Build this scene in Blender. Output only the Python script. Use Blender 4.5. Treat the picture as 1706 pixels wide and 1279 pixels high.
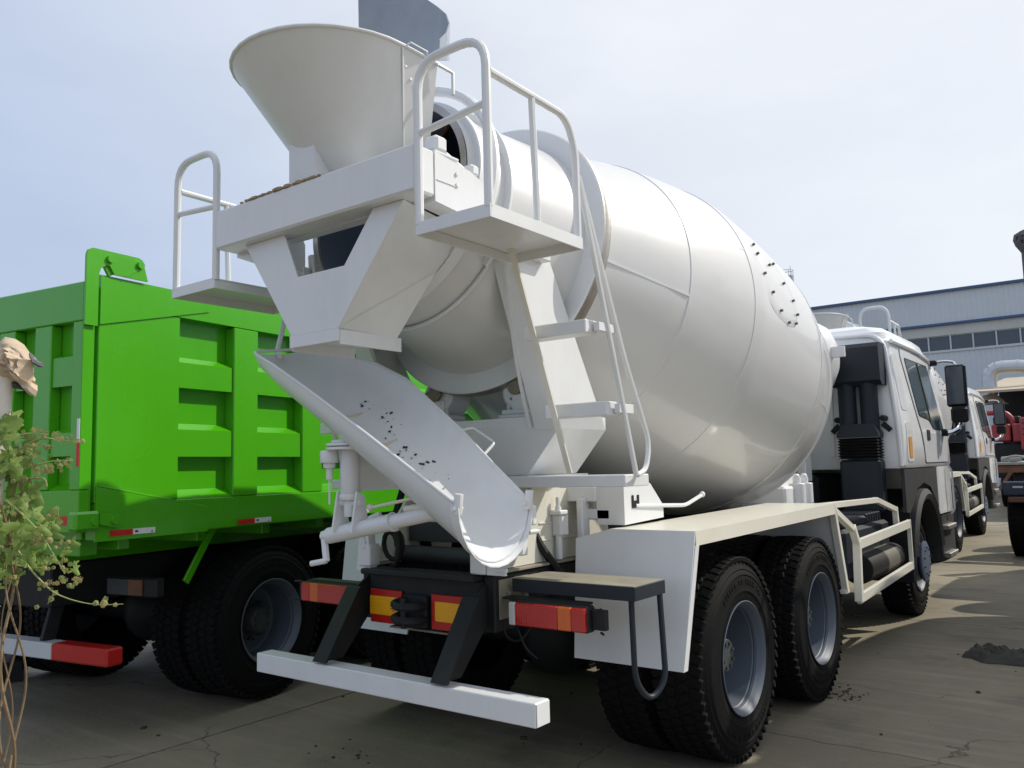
import bpy, bmesh, math, random
from mathutils import Vector as V, Matrix
R = math.radians
random.seed(7)
for o in list(bpy.data.objects): bpy.data.objects.remove(o)
sc = bpy.context.scene
col = sc.collection

# ------------------------------------------------------------------ camera, sky, sun, exposure
YAW, PITCH, ROLL = -0.6467, 0.1010, -0.0253
fw = V((math.sin(YAW)*math.cos(PITCH), math.cos(YAW)*math.cos(PITCH), math.sin(PITCH)))
r0 = V((math.cos(YAW), -math.sin(YAW), 0)); u0 = r0.cross(fw)
rt = r0*math.cos(ROLL) + u0*math.sin(ROLL); up = u0*math.cos(ROLL) - r0*math.sin(ROLL)
cd = bpy.data.cameras.new('camera'); cam = bpy.data.objects.new('camera', cd); col.objects.link(cam)
M = Matrix((rt, up, -fw)).transposed().to_4x4(); M.translation = V((3.0322, -4.4391, 1.5917))
cam.matrix_world = M
cd.sensor_width = 36; cd.lens = 36*1386/1706; cd.clip_start = .05; cd.clip_end = 2000
sc.camera = cam

SUN_EL, SUN_AZ = R(43.5), R(38.0)          # azimuth clockwise from +Y
sdir = V((math.cos(SUN_EL)*math.sin(SUN_AZ), math.cos(SUN_EL)*math.cos(SUN_AZ), math.sin(SUN_EL)))
w = bpy.data.worlds.new('World'); sc.world = w; w.use_nodes = True
nt = w.node_tree; nt.nodes.clear()
def nn(t, typ, **k):
    n = t.nodes.new(typ)
    for a, b in k.items(): setattr(n, a, b)
    return n
sky = nn(nt, 'ShaderNodeTexSky', sky_type='NISHITA', sun_disc=False, sun_elevation=SUN_EL, sun_rotation=SUN_AZ,
         air_density=1.0, dust_density=1.6, ozone_density=1.3)
tc = nn(nt, 'ShaderNodeTexCoord')
mp = nn(nt, 'ShaderNodeMapping'); mp.inputs['Scale'].default_value = (1.0, 1.0, 2.6); mp.inputs['Rotation'].default_value = (0.2, 0.1, 0.6)
nz = nn(nt, 'ShaderNodeTexNoise'); nz.inputs['Scale'].default_value = 2.3; nz.inputs['Detail'].default_value = 5; nz.inputs['Roughness'].default_value = .55
cr = nn(nt, 'ShaderNodeMapRange'); cr.inputs[1].default_value = .36; cr.inputs[2].default_value = .66; cr.inputs[3].default_value = .82; cr.inputs[4].default_value = .95
mx = nn(nt, 'ShaderNodeMix', data_type='RGBA')
# the veil of cloud is brighter and whiter towards the sun, bluer away from it
dt = nn(nt, 'ShaderNodeVectorMath', operation='DOT_PRODUCT'); dt.inputs[1].default_value = sdir
dm = nn(nt, 'ShaderNodeMapRange'); dm.interpolation_type = 'SMOOTHSTEP'; dm.inputs[1].default_value = -.05; dm.inputs[2].default_value = .66
cc = nn(nt, 'ShaderNodeMix', data_type='RGBA'); cc.inputs[6].default_value = (5.4, 6.35, 8.3, 1); cc.inputs[7].default_value = (9.2, 9.6, 10.2, 1)
bg = nn(nt, 'ShaderNodeBackground'); bg.inputs[1].default_value = .1
wo = nn(nt, 'ShaderNodeOutputWorld')
L = nt.links.new
L(tc.outputs['Generated'], dt.inputs[0]); L(dt.outputs['Value'], dm.inputs[0]); L(dm.outputs[0], cc.inputs[0]); L(cc.outputs[2], mx.inputs[7])
L(tc.outputs['Generated'], mp.inputs[0]); L(mp.outputs[0], nz.inputs['Vector']); L(nz.outputs[0], cr.inputs[0])
L(cr.outputs[0], mx.inputs[0]); L(sky.outputs[0], mx.inputs[6]); L(mx.outputs[2], bg.inputs[0]); L(bg.outputs[0], wo.inputs[0])
sd = bpy.data.lights.new('sun', 'SUN'); sd.energy = 3.9; sd.angle = R(.6); sd.color = (1, .93, .82)
so = bpy.data.objects.new('sun', sd); col.objects.link(so); so.rotation_euler = sdir.to_track_quat('Z', 'Y').to_euler(); so.location = sdir*60
sc.view_settings.view_transform = 'Standard'; sc.view_settings.look = 'None'
sc.view_settings.exposure = 0; sc.view_settings.gamma = 1; sc.view_settings.use_curve_mapping = False

# ------------------------------------------------------------------ materials
MATS = {}
def mat(name, base, rough=.5, metal=0., var=.06, vscale=3., bump=0., bscale=40., coat=0., rvar=.08, dirt=0., dirtcol=(.18, .15, .11), dscale=1.3, spec=.5, bdist=.01, obj=True, coatr=.08, streak=0., ribs=0.):
    m = bpy.data.materials.new(name); m.use_nodes = True
    t = m.node_tree; b = t.nodes['Principled BSDF']; l = t.links.new
    c = nn(t, 'ShaderNodeTexCoord'); src = c.outputs['Object']
    n1 = nn(t, 'ShaderNodeTexNoise'); n1.inputs['Scale'].default_value = vscale; n1.inputs['Detail'].default_value = 6; l(src, n1.inputs['Vector'])
    a = nn(t, 'ShaderNodeMix', data_type='RGBA')
    a.inputs[6].default_value = tuple(max(0, x*(1-var)) for x in base)+(1,); a.inputs[7].default_value = tuple(min(1, x*(1+var)) for x in base)+(1,)
    l(n1.outputs[0], a.inputs[0]); out = a.outputs[2]
    if dirt > 0:
        n2 = nn(t, 'ShaderNodeTexNoise'); n2.inputs['Scale'].default_value = dscale; n2.inputs['Detail'].default_value = 9; n2.inputs['Roughness'].default_value = .68; l(src, n2.inputs['Vector'])
        r = nn(t, 'ShaderNodeMapRange'); r.inputs[1].default_value = .5; r.inputs[2].default_value = .78; r.inputs[3].default_value = 0; r.inputs[4].default_value = dirt; l(n2.outputs[0], r.inputs[0])
        d = nn(t, 'ShaderNodeMix', data_type='RGBA'); d.inputs[7].default_value = dirtcol+(1,); l(out, d.inputs[6]); l(r.outputs[0], d.inputs[0]); out = d.outputs[2]
    if streak > 0:                                   # rain streaks and handling grime running down
        mpg = nn(t, 'ShaderNodeMapping'); mpg.inputs['Scale'].default_value = (9, 9, .55); l(src, mpg.inputs[0])
        n4 = nn(t, 'ShaderNodeTexNoise'); n4.inputs['Scale'].default_value = 1.; n4.inputs['Detail'].default_value = 7; n4.inputs['Roughness'].default_value = .62; l(mpg.outputs[0], n4.inputs['Vector'])
        r4 = nn(t, 'ShaderNodeMapRange'); r4.inputs[1].default_value = .48; r4.inputs[2].default_value = .74; r4.inputs[3].default_value = 0; r4.inputs[4].default_value = streak*2; l(n4.outputs[0], r4.inputs[0])
        d4 = nn(t, 'ShaderNodeMix', data_type='RGBA'); d4.inputs[7].default_value = tuple(x*.55 for x in base)+(1,); l(out, d4.inputs[6]); l(r4.outputs[0], d4.inputs[0]); out = d4.outputs[2]
        n5 = nn(t, 'ShaderNodeTexNoise'); n5.inputs['Scale'].default_value = 23; n5.inputs['Detail'].default_value = 5; n5.inputs['Roughness'].default_value = .7; l(src, n5.inputs['Vector'])
        r5 = nn(t, 'ShaderNodeMapRange'); r5.inputs[1].default_value = .70; r5.inputs[2].default_value = .76; r5.inputs[3].default_value = 0; r5.inputs[4].default_value = streak*3; l(n5.outputs[0], r5.inputs[0])
        d5 = nn(t, 'ShaderNodeMix', data_type='RGBA'); d5.inputs[7].default_value = (.20, .15, .10, 1); l(out, d5.inputs[6]); l(r5.outputs[0], d5.inputs[0]); out = d5.outputs[2]
    l(out, b.inputs['Base Color'])
    rr = nn(t, 'ShaderNodeMapRange'); rr.inputs[3].default_value = max(.02, rough-rvar); rr.inputs[4].default_value = rough+rvar; l(n1.outputs[0], rr.inputs[0]); l(rr.outputs[0], b.inputs['Roughness'])
    b.inputs['Metallic'].default_value = metal; b.inputs['Specular IOR Level'].default_value = spec
    b.inputs['Coat Weight'].default_value = coat; b.inputs['Coat Roughness'].default_value = coatr
    if ribs > 0:                                     # moulded lens ribs
        wv = nn(t, 'ShaderNodeTexWave', bands_direction='Z'); wv.inputs['Scale'].default_value = ribs; wv.inputs['Distortion'].default_value = 1.2; wv.inputs['Detail'].default_value = 1; l(src, wv.inputs['Vector'])
        wv2 = nn(t, 'ShaderNodeTexWave', bands_direction='X'); wv2.inputs['Scale'].default_value = ribs*.55; l(src, wv2.inputs['Vector'])
        aw = nn(t, 'ShaderNodeMath', operation='ADD'); l(wv.outputs['Fac'], aw.inputs[0]); l(wv2.outputs['Fac'], aw.inputs[1])
        bp = nn(t, 'ShaderNodeBump'); bp.inputs['Strength'].default_value = .3; bp.inputs['Distance'].default_value = .003; l(aw.outputs[0], bp.inputs['Height']); l(bp.outputs[0], b.inputs['Normal'])
        bump = 0
    if bump > 0:
        n3 = nn(t, 'ShaderNodeTexNoise'); n3.inputs['Scale'].default_value = bscale; n3.inputs['Detail'].default_value = 4; l(src, n3.inputs['Vector'])
        bp = nn(t, 'ShaderNodeBump'); bp.inputs['Strength'].default_value = bump; bp.inputs['Distance'].default_value = bdist; l(n3.outputs[0], bp.inputs['Height']); l(bp.outputs[0], b.inputs['Normal'])
        if coat > 0: l(bp.outputs[0], b.inputs['Coat Normal'])
    MATS[name] = m
    return m
WHITE = mat('white_enamel', (.705, .72, .735), .38, coat=.2, streak=.055, var=.03, vscale=2., bump=.25, bscale=5, bdist=.006, dirt=.16, dirtcol=(.42, .38, .30), dscale=2.2)
DRUM = mat('drum_gloss_white', (.615, .62, .625), .36, coat=.55, streak=.018, var=.02, vscale=1.5, bump=.35, bscale=1.3, bdist=.02, coatr=.09, dirt=.08, dirtcol=(.45, .42, .36), dscale=1.2)
CREAM = mat('cream_enamel', (.69, .675, .59), .4, coat=.15, var=.03, bump=.2, bscale=9, bdist=.004, dirt=.25, dirtcol=(.4, .34, .25))
CABW = mat('cab_white', (.80, .81, .82), .22, coat=.5, var=.015, bump=.1, bscale=2, bdist=.004)
GREEN = mat('green_enamel', (.062, .375, .003), .27, coat=.4, streak=.05, var=.06, vscale=1.2, bump=.3, bscale=3.5, bdist=.008, dirt=.03, dirtcol=(.16, .26, .10), dscale=1.5)
TYRE = mat('tyre_rubber', (.006, .006, .0065), .72, var=.25, vscale=8, bump=.5, bscale=60, bdist=.004, dirt=.35, dirtcol=(.014, .0135, .012), dscale=4, rvar=.1, spec=.13)
RIM = mat('rim_grey_blue', (.085, .105, .135), .50, metal=.1, var=.08, vscale=5, dirt=.25, dirtcol=(.10, .09, .08))
HUB = mat('hub_dusty_iron', (.07, .075, .08), .6, metal=.4, var=.3, vscale=20, bump=.4, bscale=40, dirt=.5, dirtcol=(.11, .10, .085), dscale=9)
BLUEHUB = mat('blue_hub_paint', (.085, .11, .17), .55, metal=.1, var=.1, dirt=.3, dirtcol=(.12, .11, .10), dscale=6)
DARK = mat('chassis_black', (.016, .017, .019), .55, var=.3, vscale=5, dirt=.4, dirtcol=(.045, .042, .035), dscale=3.5, bump=.2, bscale=25, spec=.25)
DUSTY = mat('dusty_chassis_steel', (.24, .225, .17), .75, var=.3, vscale=8, dirt=.5, dirtcol=(.10, .09, .07), dscale=7, bump=.2)
PLASTIC = mat('grey_plastic', (.028, .029, .031), .6, var=.1, bump=.3, bscale=150, bdist=.002)
NAVY = mat('dark_plastic', (.017, .022, .031), .5, var=.15, bump=.1, bscale=90, bdist=.002, spec=.3)
STEEL = mat('worn_steel', (.42, .40, .37), .42, metal=.85, var=.25, vscale=14, dirt=.7, dirtcol=(.13, .10, .075), dscale=7, bump=.4, bscale=45, bdist=.003)
GALV = mat('galvanised_duct', (.52, .54, .56), .33, metal=.8, var=.1, vscale=4, dirt=.25, dirtcol=(.3, .27, .22), bump=.2, bscale=8)
CHROME = mat('chrome', (.75, .76, .78), .12, metal=1., var=.03)
RUST = mat('rust_brown', (.16, .075, .045), .8, var=.4, vscale=7, bump=.5, bscale=30, dirt=.5, dirtcol=(.07, .05, .04), dscale=5)
INSIDE = mat('drum_lining', (.13, .17, .23), .6, var=.3, vscale=5, dirt=.3, dirtcol=(.10, .09, .08))
YREF = mat('amber_reflector', (.72, .33, .03), .3, var=.08, coat=.3)
FLAP = mat('grey_flap_sheet', (.27, .305, .36), .25, var=.35, vscale=3.5, coat=.2, dirt=.3, dirtcol=(.38, .40, .44), dscale=3)
REDL = mat('red_lens', (.44, .010, .006), .16, ribs=40., coat=.6, var=.15, vscale=14, bump=.3, bscale=70, bdist=.003)
AMBL = mat('amber_lens', (.62, .11, .005), .16, ribs=55., coat=.6, var=.15, vscale=14, bump=.4, bscale=80, bdist=.003)
CLEARL = mat('clear_lens', (.55, .55, .53), .2, coat=.4, var=.05)
TAPER = mat('tape_red', (.52, .015, .015), .35, var=.08)
TAPEW = mat('tape_white', (.72, .73, .74), .35, var=.04)
YEL = mat('sign_yellow', (.86, .42, .010), .35, var=.06, dirt=.25, dirtcol=(.35, .20, .05), dscale=6)
SIGNR = mat('sign_red', (.46, .014, .010), .38, var=.08, dirt=.2, dirtcol=(.2, .03, .02))
INK = mat('sign_print', (.30, .05, .02), .5, var=.1)
BLACK = mat('black_rubber', (.010, .010, .011), .6, var=.2, bump=.2, spec=.3)
REDP = mat('red_machine_paint', (.30, .028, .035), .45, var=.15, dirt=.35, dirtcol=(.22, .12, .10), dscale=2)
BLUEP = mat('blue_truck_paint', (.018, .034, .07), .45, var=.2, dirt=.4, dirtcol=(.10, .10, .09), dscale=3)
SHEET = mat('factory_sheet', (.57, .62, .665), .45, var=.05, vscale=.35, dirt=.25, dirtcol=(.33, .36, .38), dscale=.5)
SHEETP = mat('factory_pale_band', (.52, .54, .52), .55, var=.08, vscale=.5, dirt=.4, dirtcol=(.26, .25, .22), dscale=.8)
BLUET = mat('factory_blue_trim', (.05, .105, .22), .4, var=.08)
WHITEF = mat('window_frame_paint', (.55, .58, .60), .45, var=.05)
CANVAS = mat('canvas_roof', (.42, .36, .28), .8, var=.15, dirt=.3)
STUD = mat('stud_grey', (.13, .13, .13), .5, metal=.3)
SUNLIT_RESIDUE = mat('sunlit_residue', (.60, .53, .42), .9, var=.25, vscale=30, bump=.6, bscale=80)
CONC = None
CLOTH = mat('cream_cloth', (.52, .42, .31), .85, var=.14, vscale=9, bump=.5, bscale=120, bdist=.002, dirt=.4, dirtcol=(.30, .19, .12), dscale=12)
RAGM = mat('dark_rag', (.055, .055, .048), .95, var=.3, vscale=14, bump=.8, bscale=70, bdist=.006)
WOOD = mat('post_pale', (.66, .63, .56), .7, var=.1, bump=.3, bscale=40)
STEM = mat('vine_stem', (.19, .13, .07), .75, var=.3, vscale=20, bump=.3, bscale=60)
STEMG = mat('vine_tendril', (.30, .34, .12), .6, var=.2, vscale=15)
PILL = mat('pole_dark', (.10, .10, .11), .7, var=.15)
BAG = mat('wrapped_bag', (.085, .088, .095), .8, var=.4, vscale=3, bump=.8, bscale=6, bdist=.05)
SCRAP = mat('scrap_grey', (.30, .29, .27), .7, var=.35, vscale=5)
CONCRETE_CRUST = mat('dried_concrete', (.36, .27, .17), .95, var=.35, vscale=30, bump=.8, bscale=60)
GRIT = mat('dark_grit', (.06, .04, .025), .95, var=.3)
SILO = mat('silo_grey', (.26, .29, .34), .5, var=.08)

def glass(name, base, rough=.06):
    m = mat(name, base, rough, var=.05, coat=.5, rvar=.02); return m
GLASS = glass('cab_glass', (.10, .135, .15))
WGLASS = glass('factory_glass', (.045, .065, .085), .2)
BANDM = mat('dull_label_band', (.11, .105, .085), .6, var=.2)
MIRROR = mat('mirror_glass', (.06, .075, .09), .1, metal=.5, var=.05, rvar=.02)

def leafmat(name, base):
    m = mat(name, base, .55, var=.35, vscale=6, bump=.2, bscale=50, bdist=.002)
    b = m.node_tree.nodes['Principled BSDF']
    b.inputs['Transmission Weight'].default_value = 0
    t = m.node_tree; tr = nn(t, 'ShaderNodeBsdfTranslucent'); tr.inputs[0].default_value = tuple(min(1, x*1.6) for x in base)+(1,)
    ms = nn(t, 'ShaderNodeMixShader'); ms.inputs[0].default_value = .35
    o = [n for n in t.nodes if n.type == 'OUTPUT_MATERIAL'][0]
    t.links.new(b.outputs[0], ms.inputs[1]); t.links.new(tr.outputs[0], ms.inputs[2]); t.links.new(ms.outputs[0], o.inputs[0])
    return m
LEAF = leafmat('vine_leaf', (.185, .275, .055))
HOP = leafmat('hop_bract', (.34, .30, .12))
HOPG = leafmat('hop_bract_green', (.23, .27, .10))

def concrete():
    m = bpy.data.materials.new('yard_concrete'); m.use_nodes = True
    t = m.node_tree; b = t.nodes['Principled BSDF']; l = t.links.new
    c = nn(t, 'ShaderNodeNewGeometry'); src = c.outputs['Position']
    def noise(s, d=8, ro=.6):
        n = nn(t, 'ShaderNodeTexNoise'); n.inputs['Scale'].default_value = s; n.inputs['Detail'].default_value = d; n.inputs['Roughness'].default_value = ro; l(src, n.inputs['Vector']); return n.outputs[0]
    def rng(o, a, b_, c_, d):
        n = nn(t, 'ShaderNodeMapRange'); n.inputs[1].default_value = a; n.inputs[2].default_value = b_; n.inputs[3].default_value = c_; n.inputs[4].default_value = d; l(o, n.inputs[0]); return n.outputs[0]
    def mixc(f, a, b_):
        n = nn(t, 'ShaderNodeMix', data_type='RGBA'); l(f, n.inputs[0])
        for s, i in ((a, 6), (b_, 7)):
            if isinstance(s, tuple): n.inputs[i].default_value = s+(1,)
            else: l(s, n.inputs[i])
        return n.outputs[2]
    base = mixc(rng(noise(.35), .3, .7, 0, 1), (.160, .139, .097), (.262, .228, .155))
    base = mixc(rng(noise(2.2, 10, .7), .45, .75, 0, .7), base, (.155, .142, .110))      # worn blotches
    base = mixc(rng(noise(.8, 6, .6), .54, .70, 0, .8), base, (.085, .078, .062))         # oil stains
    base = mixc(rng(noise(90, 3), .55, .8, 0, .5), base, (.11, .10, .08))                 # grit
    base = mixc(rng(noise(14, 6, .75), .64, .72, 0, .7), base, (.065, .056, .045))
    base = mixc(rng(noise(5.5, 8, .8), .60, .72, 0, .45), base, (.33, .30, .23))          # spots
    # streaks from sweeping and tyres
    mpn = nn(t, 'ShaderNodeMapping'); mpn.inputs['Scale'].default_value = (.35, 5, 1); mpn.inputs['Rotation'].default_value = (0, 0, R(8)); l(src, mpn.inputs[0])
    ns = nn(t, 'ShaderNodeTexNoise'); ns.inputs['Scale'].default_value = 2; ns.inputs['Detail'].default_value = 5; l(mpn.outputs[0], ns.inputs['Vector'])
    base = mixc(rng(ns.outputs[0], .5, .75, 0, .45), base, (.30, .27, .20))
    # hairline cracks
    vd = nn(t, 'ShaderNodeTexVoronoi', feature='DISTANCE_TO_EDGE'); vd.inputs['Scale'].default_value = .33
    wv = nn(t, 'ShaderNodeVectorMath', operation='ADD'); nv = nn(t, 'ShaderNodeTexNoise'); nv.inputs['Scale'].default_value = 2.5; nv.inputs['Detail'].default_value = 6; l(src, nv.inputs['Vector'])
    sc_ = nn(t, 'ShaderNodeVectorMath', operation='SCALE'); sc_.inputs['Scale'].default_value = .38; l(nv.outputs[1], sc_.inputs[0]); l(src, wv.inputs[0]); l(sc_.outputs[0], wv.inputs[1]); l(wv.outputs[0], vd.inputs['Vector'])
    ck = rng(vd.outputs['Distance'], 0.0, .0028, 1, 0); ck2 = nn(t, 'ShaderNodeMath', operation='MULTIPLY'); l(ck, ck2.inputs[0]); l(rng(noise(.6), .40, .5, 0, .95), ck2.inputs[1])
    base = mixc(ck2.outputs[0], base, (.05, .045, .035))
    l(base, b.inputs['Base Color'])
    l(rng(noise(1.5), .3, .7, .62, .9), b.inputs['Roughness'])
    bp = nn(t, 'ShaderNodeBump'); bp.inputs['Strength'].default_value = .35; bp.inputs['Distance'].default_value = .01
    ad = nn(t, 'ShaderNodeMath', operation='ADD'); l(noise(35, 6), ad.inputs[0]); l(noise(4, 4), ad.inputs[1]); l(ad.outputs[0], bp.inputs['Height']); l(bp.outputs[0], b.inputs['Normal'])
    return m
CONC = concrete()
DIRT = mat('packed_dirt', (.17, .15, .115), .9, var=.2, vscale=.5, bump=.3, bscale=6)

# ------------------------------------------------------------------ mesh helpers
X, Y, Z = V((1, 0, 0)), V((0, 1, 0)), V((0, 0, 1))
def fillet(pts, rad, n=5):
    pts = [V(p) for p in pts]; out = [pts[0]]
    for i in range(1, len(pts)-1):
        p, q, s = pts[i-1], pts[i], pts[i+1]
        a, b = (p-q), (s-q); d = min(rad, a.length*.49, b.length*.49)
        A, B = q+a.normalized()*d, q+b.normalized()*d
        for k in range(n+1):
            t = k/n; out.append(A*(1-t)**2 + q*2*t*(1-t) + B*t*t)
    out.append(pts[-1]); return out
class MB:
    def __init__(s): s.v = []; s.f = []; s.mi = []; s.m = 0
    def add(s, vs, fs):
        o = len(s.v); s.v += [V(p) for p in vs]
        for f in fs: s.f.append([o+i for i in f]); s.mi.append(s.m)
        return s
    def obox(s, c, ax, h, b=.004):
        # box with centre c, axes ax (3 unit vectors), half sizes h, chamfer b
        c = V(c); b = min(b, min(h)*.45); vs = []; idx = {}
        for i in range(8):
            sg = [1 if i >> k & 1 else -1 for k in range(3)]
            for k in range(3):
                p = c.copy()
                for j in range(3): p += ax[j]*sg[j]*(h[j] if j == k else h[j]-b)
                idx[(i, k)] = len(vs); vs.append(p)
        fs = []
        for k in range(3):
            a, d = (k+1) % 3, (k+2) % 3
            for sg in (0, 1):
                q = []
                for (u, w_) in ((0, 0), (1, 0), (1, 1), (0, 1)): q.append(idx[((sg << k) | (u << a) | (w_ << d), k)])
                fs.append(q)
        for k in range(3):
            a, d = (k+1) % 3, (k+2) % 3
            for u in (0, 1):
                for w_ in (0, 1):
                    i0 = (u << a) | (w_ << d); i1 = i0 | (1 << k)
                    fs.append([idx[(i0, a)], idx[(i1, a)], idx[(i1, d)], idx[(i0, d)]])
        for i in range(8): fs.append([idx[(i, k)] for k in range(3)])
        return s.add(vs, fs)
    def box(s, lo, hi, b=.004):
        lo, hi = V(lo), V(hi); return s.obox((lo+hi)/2, (X, Y, Z), [abs(hi[i]-lo[i])/2 for i in range(3)], b)
    def bar(s, p, q, w_, h, upv=Z, b=.003):
        p, q = V(p), V(q); d = (q-p); l = d.length; d.normalize(); upv = V(upv)
        a = d.cross(upv)
        if a.length < 1e-4: a = d.cross(X)
        a.normalize(); n = a.cross(d).normalized()
        return s.obox((p+q)/2, (d, a, n), (l/2, w_/2, h/2), b)
    def tube(s, pts, r, n=10, caps=True, closed=False):
        pts = [V(p) for p in pts]; m = len(pts); rs = r if isinstance(r, (list, tuple)) else [r]*m
        T = []
        for i in range(m):
            a = pts[(i+1) % m]-pts[i] if (closed or i < m-1) else pts[i]-pts[i-1]
            b = pts[i]-pts[i-1] if (closed or i > 0) else a
            T.append((a.normalized()+b.normalized()).normalized())
        nrm = T[0].orthogonal().normalized(); vs = []; fs = []
        for i in range(m):
            if i: nrm = (nrm - T[i]*nrm.dot(T[i])).normalized()
            bi = T[i].cross(nrm)
            for k in range(n):
                a = 2*math.pi*k/n; vs.append(pts[i]+(nrm*math.cos(a)+bi*math.sin(a))*rs[i])
        for i in range(m if closed else m-1):
            j = (i+1) % m
            for k in range(n): fs.append([i*n+k, i*n+(k+1) % n, j*n+(k+1) % n, j*n+k])
        if caps and not closed: fs += [list(range(n))[::-1], [(m-1)*n+k for k in range(n)]]
        return s.add(vs, fs)
    def lathe(s, prof, o, ax, n=48, ref=None, closed=False, a0=0, a1=2*math.pi):
        o, ax = V(o), V(ax).normalized(); e1 = V(ref).normalized() if ref else ax.orthogonal().normalized(); e2 = ax.cross(e1)
        full = abs(a1-a0-2*math.pi) < 1e-6; cnt = n if full else n+1; vs = []; fs = []; m = len(prof)
        for (t, r) in prof:
            for k in range(cnt):
                a = a0+(a1-a0)*k/n; vs.append(o+ax*t+(e1*math.cos(a)+e2*math.sin(a))*r)
        for i in range(m if closed else m-1):
            j = (i+1) % m
            for k in range(n): fs.append([i*cnt+k, i*cnt+(k+1) % cnt, j*cnt+(k+1) % cnt, j*cnt+k])
        return s.add(vs, fs)
    def cyl(s, p, q, r, n=20, r2=None):
        p, q = V(p), V(q); r2 = r if r2 is None else r2; l = (q-p).length
        return s.lathe([(0, 0.0001), (0, r*.94), (min(.006, l*.2), r), (l-min(.006, l*.2), r2), (l, r2*.94), (l, 0.0001)], p, q-p, n)
    def prism(s, poly, vec):
        vec = V(vec); n = len(poly); P = [V(p) for p in poly]
        return s.add(P+[p+vec for p in P], [list(range(n))[::-1], [n+i for i in range(n)]]+[[i, (i+1) % n, n+(i+1) % n, n+i] for i in range(n)])
    def loft(s, rings, caps=True, closed=True):
        n = len(rings[0]); vs = [p for r in rings for p in r]; fs = []
        for i in range(len(rings)-1):
            for k in range(n if closed else n-1): fs.append([i*n+k, i*n+(k+1) % n, (i+1)*n+(k+1) % n, (i+1)*n+k])
        if caps: fs += [list(range(n))[::-1], [(len(rings)-1)*n+k for k in range(n)]]
        return s.add(vs, fs)
    def ball(s, c, r, n=10):
        return s.lathe([(-r*math.cos(math.pi*i/n), max(.0001, r*math.sin(math.pi*i/n))) for i in range(n+1)], c, Z, n*2)
    def build(s, name, m, parent=None, sharp=32, loc=None, jit=None):
        me = bpy.data.meshes.new(name); me.from_pydata([tuple(v) for v in s.v], [], s.f)
        ms = m if isinstance(m, (list, tuple)) else [m]
        for k in ms: me.materials.append(k)
        if len(ms) > 1: me.polygons.foreach_set('material_index', s.mi)
        b = bmesh.new(); b.from_mesh(me); bmesh.ops.recalc_face_normals(b, faces=b.faces); b.to_mesh(me); b.free()
        me.polygons.foreach_set('use_smooth', [True]*len(me.polygons)); me.set_sharp_from_angle(angle=R(sharp))
        o = bpy.data.objects.new(name, me); col.objects.link(o)
        if parent: o.parent = parent
        if loc is not None: o.location = loc
        return o
KIDS = {}
def root(name, label, cat, loc=(0, 0, 0), rz=0, group=None):
    o = bpy.data.objects.new(name, None); o.empty_display_size = .3; col.objects.link(o); o.location = loc; o.rotation_euler = (0, 0, rz)
    o['label'] = label; o['category'] = cat
    if group: o['group'] = group
    return o
def tag(o, label, cat, group=None):
    o['label'] = label; o['category'] = cat
    if group: o['group'] = group
    return o
def dupmesh(src, name, parent, loc=None, rot=None, scale=None):
    o = bpy.data.objects.new(name, src.data); col.objects.link(o); o.parent = parent
    if loc is not None: o.location = loc
    if rot is not None: o.rotation_euler = rot
    if scale is not None: o.scale = scale
    return o
def copy_tree(o, parent=None):
    c = o.copy(); col.objects.link(c); c.parent = parent
    for ch in [k for k in bpy.data.objects if k.parent == o]: copy_tree(ch, c)
    return c
# ------------------------------------------------------------------ wheels
def tyre_mesh(Rr=.54, wd=.30, lugs=58):
    m = MB()
    pr = [(-wd+.02, .285), (-wd+.004, .31), (-wd, .36), (-wd+.002, .43), (-wd+.016, .485), (-wd+.034, Rr-.020), (-wd+.06, Rr-.010),
          (-.06, Rr-.010), (-.034, Rr-.020), (-.020, .488), (-.013, .478), (-.008, .470), (-.010, .462), (-.003, .452), (0.002, .44), (-.002, .432), (.003, .40), (.003, .37), (.006, .352), (.001, .345), (-.002, .33), (-.004, .31), (-.02, .285)]
    m.lathe(pr, (0, 0, 0), X, 72, ref=Z)
    for i in range(lugs):
        a = 2*math.pi*i/lugs
        for row, (x0, w_, off, sk) in enumerate(((-.045, .062, 0, .10), (-.115, .05, .5, -.12), (-.185, .05, 0, .12), (-.255, .062, .5, -.10))):
            aa = a+off*2*math.pi/lugs; er = V((0, math.sin(aa), math.cos(aa))); et = V((sk*3, math.cos(aa), -math.sin(aa))).normalized()
            ex = er.cross(et).normalized()
            tl = math.pi*Rr/lugs*.78
            tilt = .012 if row in (0, 3) else 0
            m.obox(V((x0*wd/.30, 0, 0))+er*(Rr-.014-tilt*.35), (ex, et, er), (w_/2*wd/.30, tl, .014), .004)
    random.seed(2)
    for k0, k1 in ((-38, 38), (142, 218)):                       # raised moulding on the sidewall
        a = k0
        while a < k1:
            w_ = random.uniform(2.2, 4.2); aa = R(a+w_/2); er = V((0, math.sin(aa), math.cos(aa))); et = V((0, math.cos(aa), -math.sin(aa)))
            m.obox(V((.0035, 0, 0))+er*.402, (X, et, er), (.0022, .402*R(w_)*.5, .013), .0008)
            a += w_+random.choice((1.4, 1.4, 1.4, 5))
    return m
def rim_rear_mesh():
    m = MB()
    m.lathe([(-.02, .286), (-.004, .300), (.004, .302), (.006, .297), (-.002, .290), (-.014, .277), (-.03, .272), (-.036, .266), (-.05, .263), (-.056, .266), (-.062, .260), (-.19, .250), (-.225, .243), (-.238, .225), (-.236, .17), (-.242, .13), (-.242, .001)], (0, 0, 0), X, 64, ref=Z)
    return m
def rim_front_mesh():
    m = MB()
    m.lathe([(-.02, .286), (-.004, .300), (.004, .302), (.004, .296), (-.006, .286), (-.03, .270), (-.09, .260), (-.10, .245), (-.07, .222), (-.015, .195), (.012, .18), (.015, .10), (.015, .001)], (0, 0, 0), X, 64, ref=Z)
    return m
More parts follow.
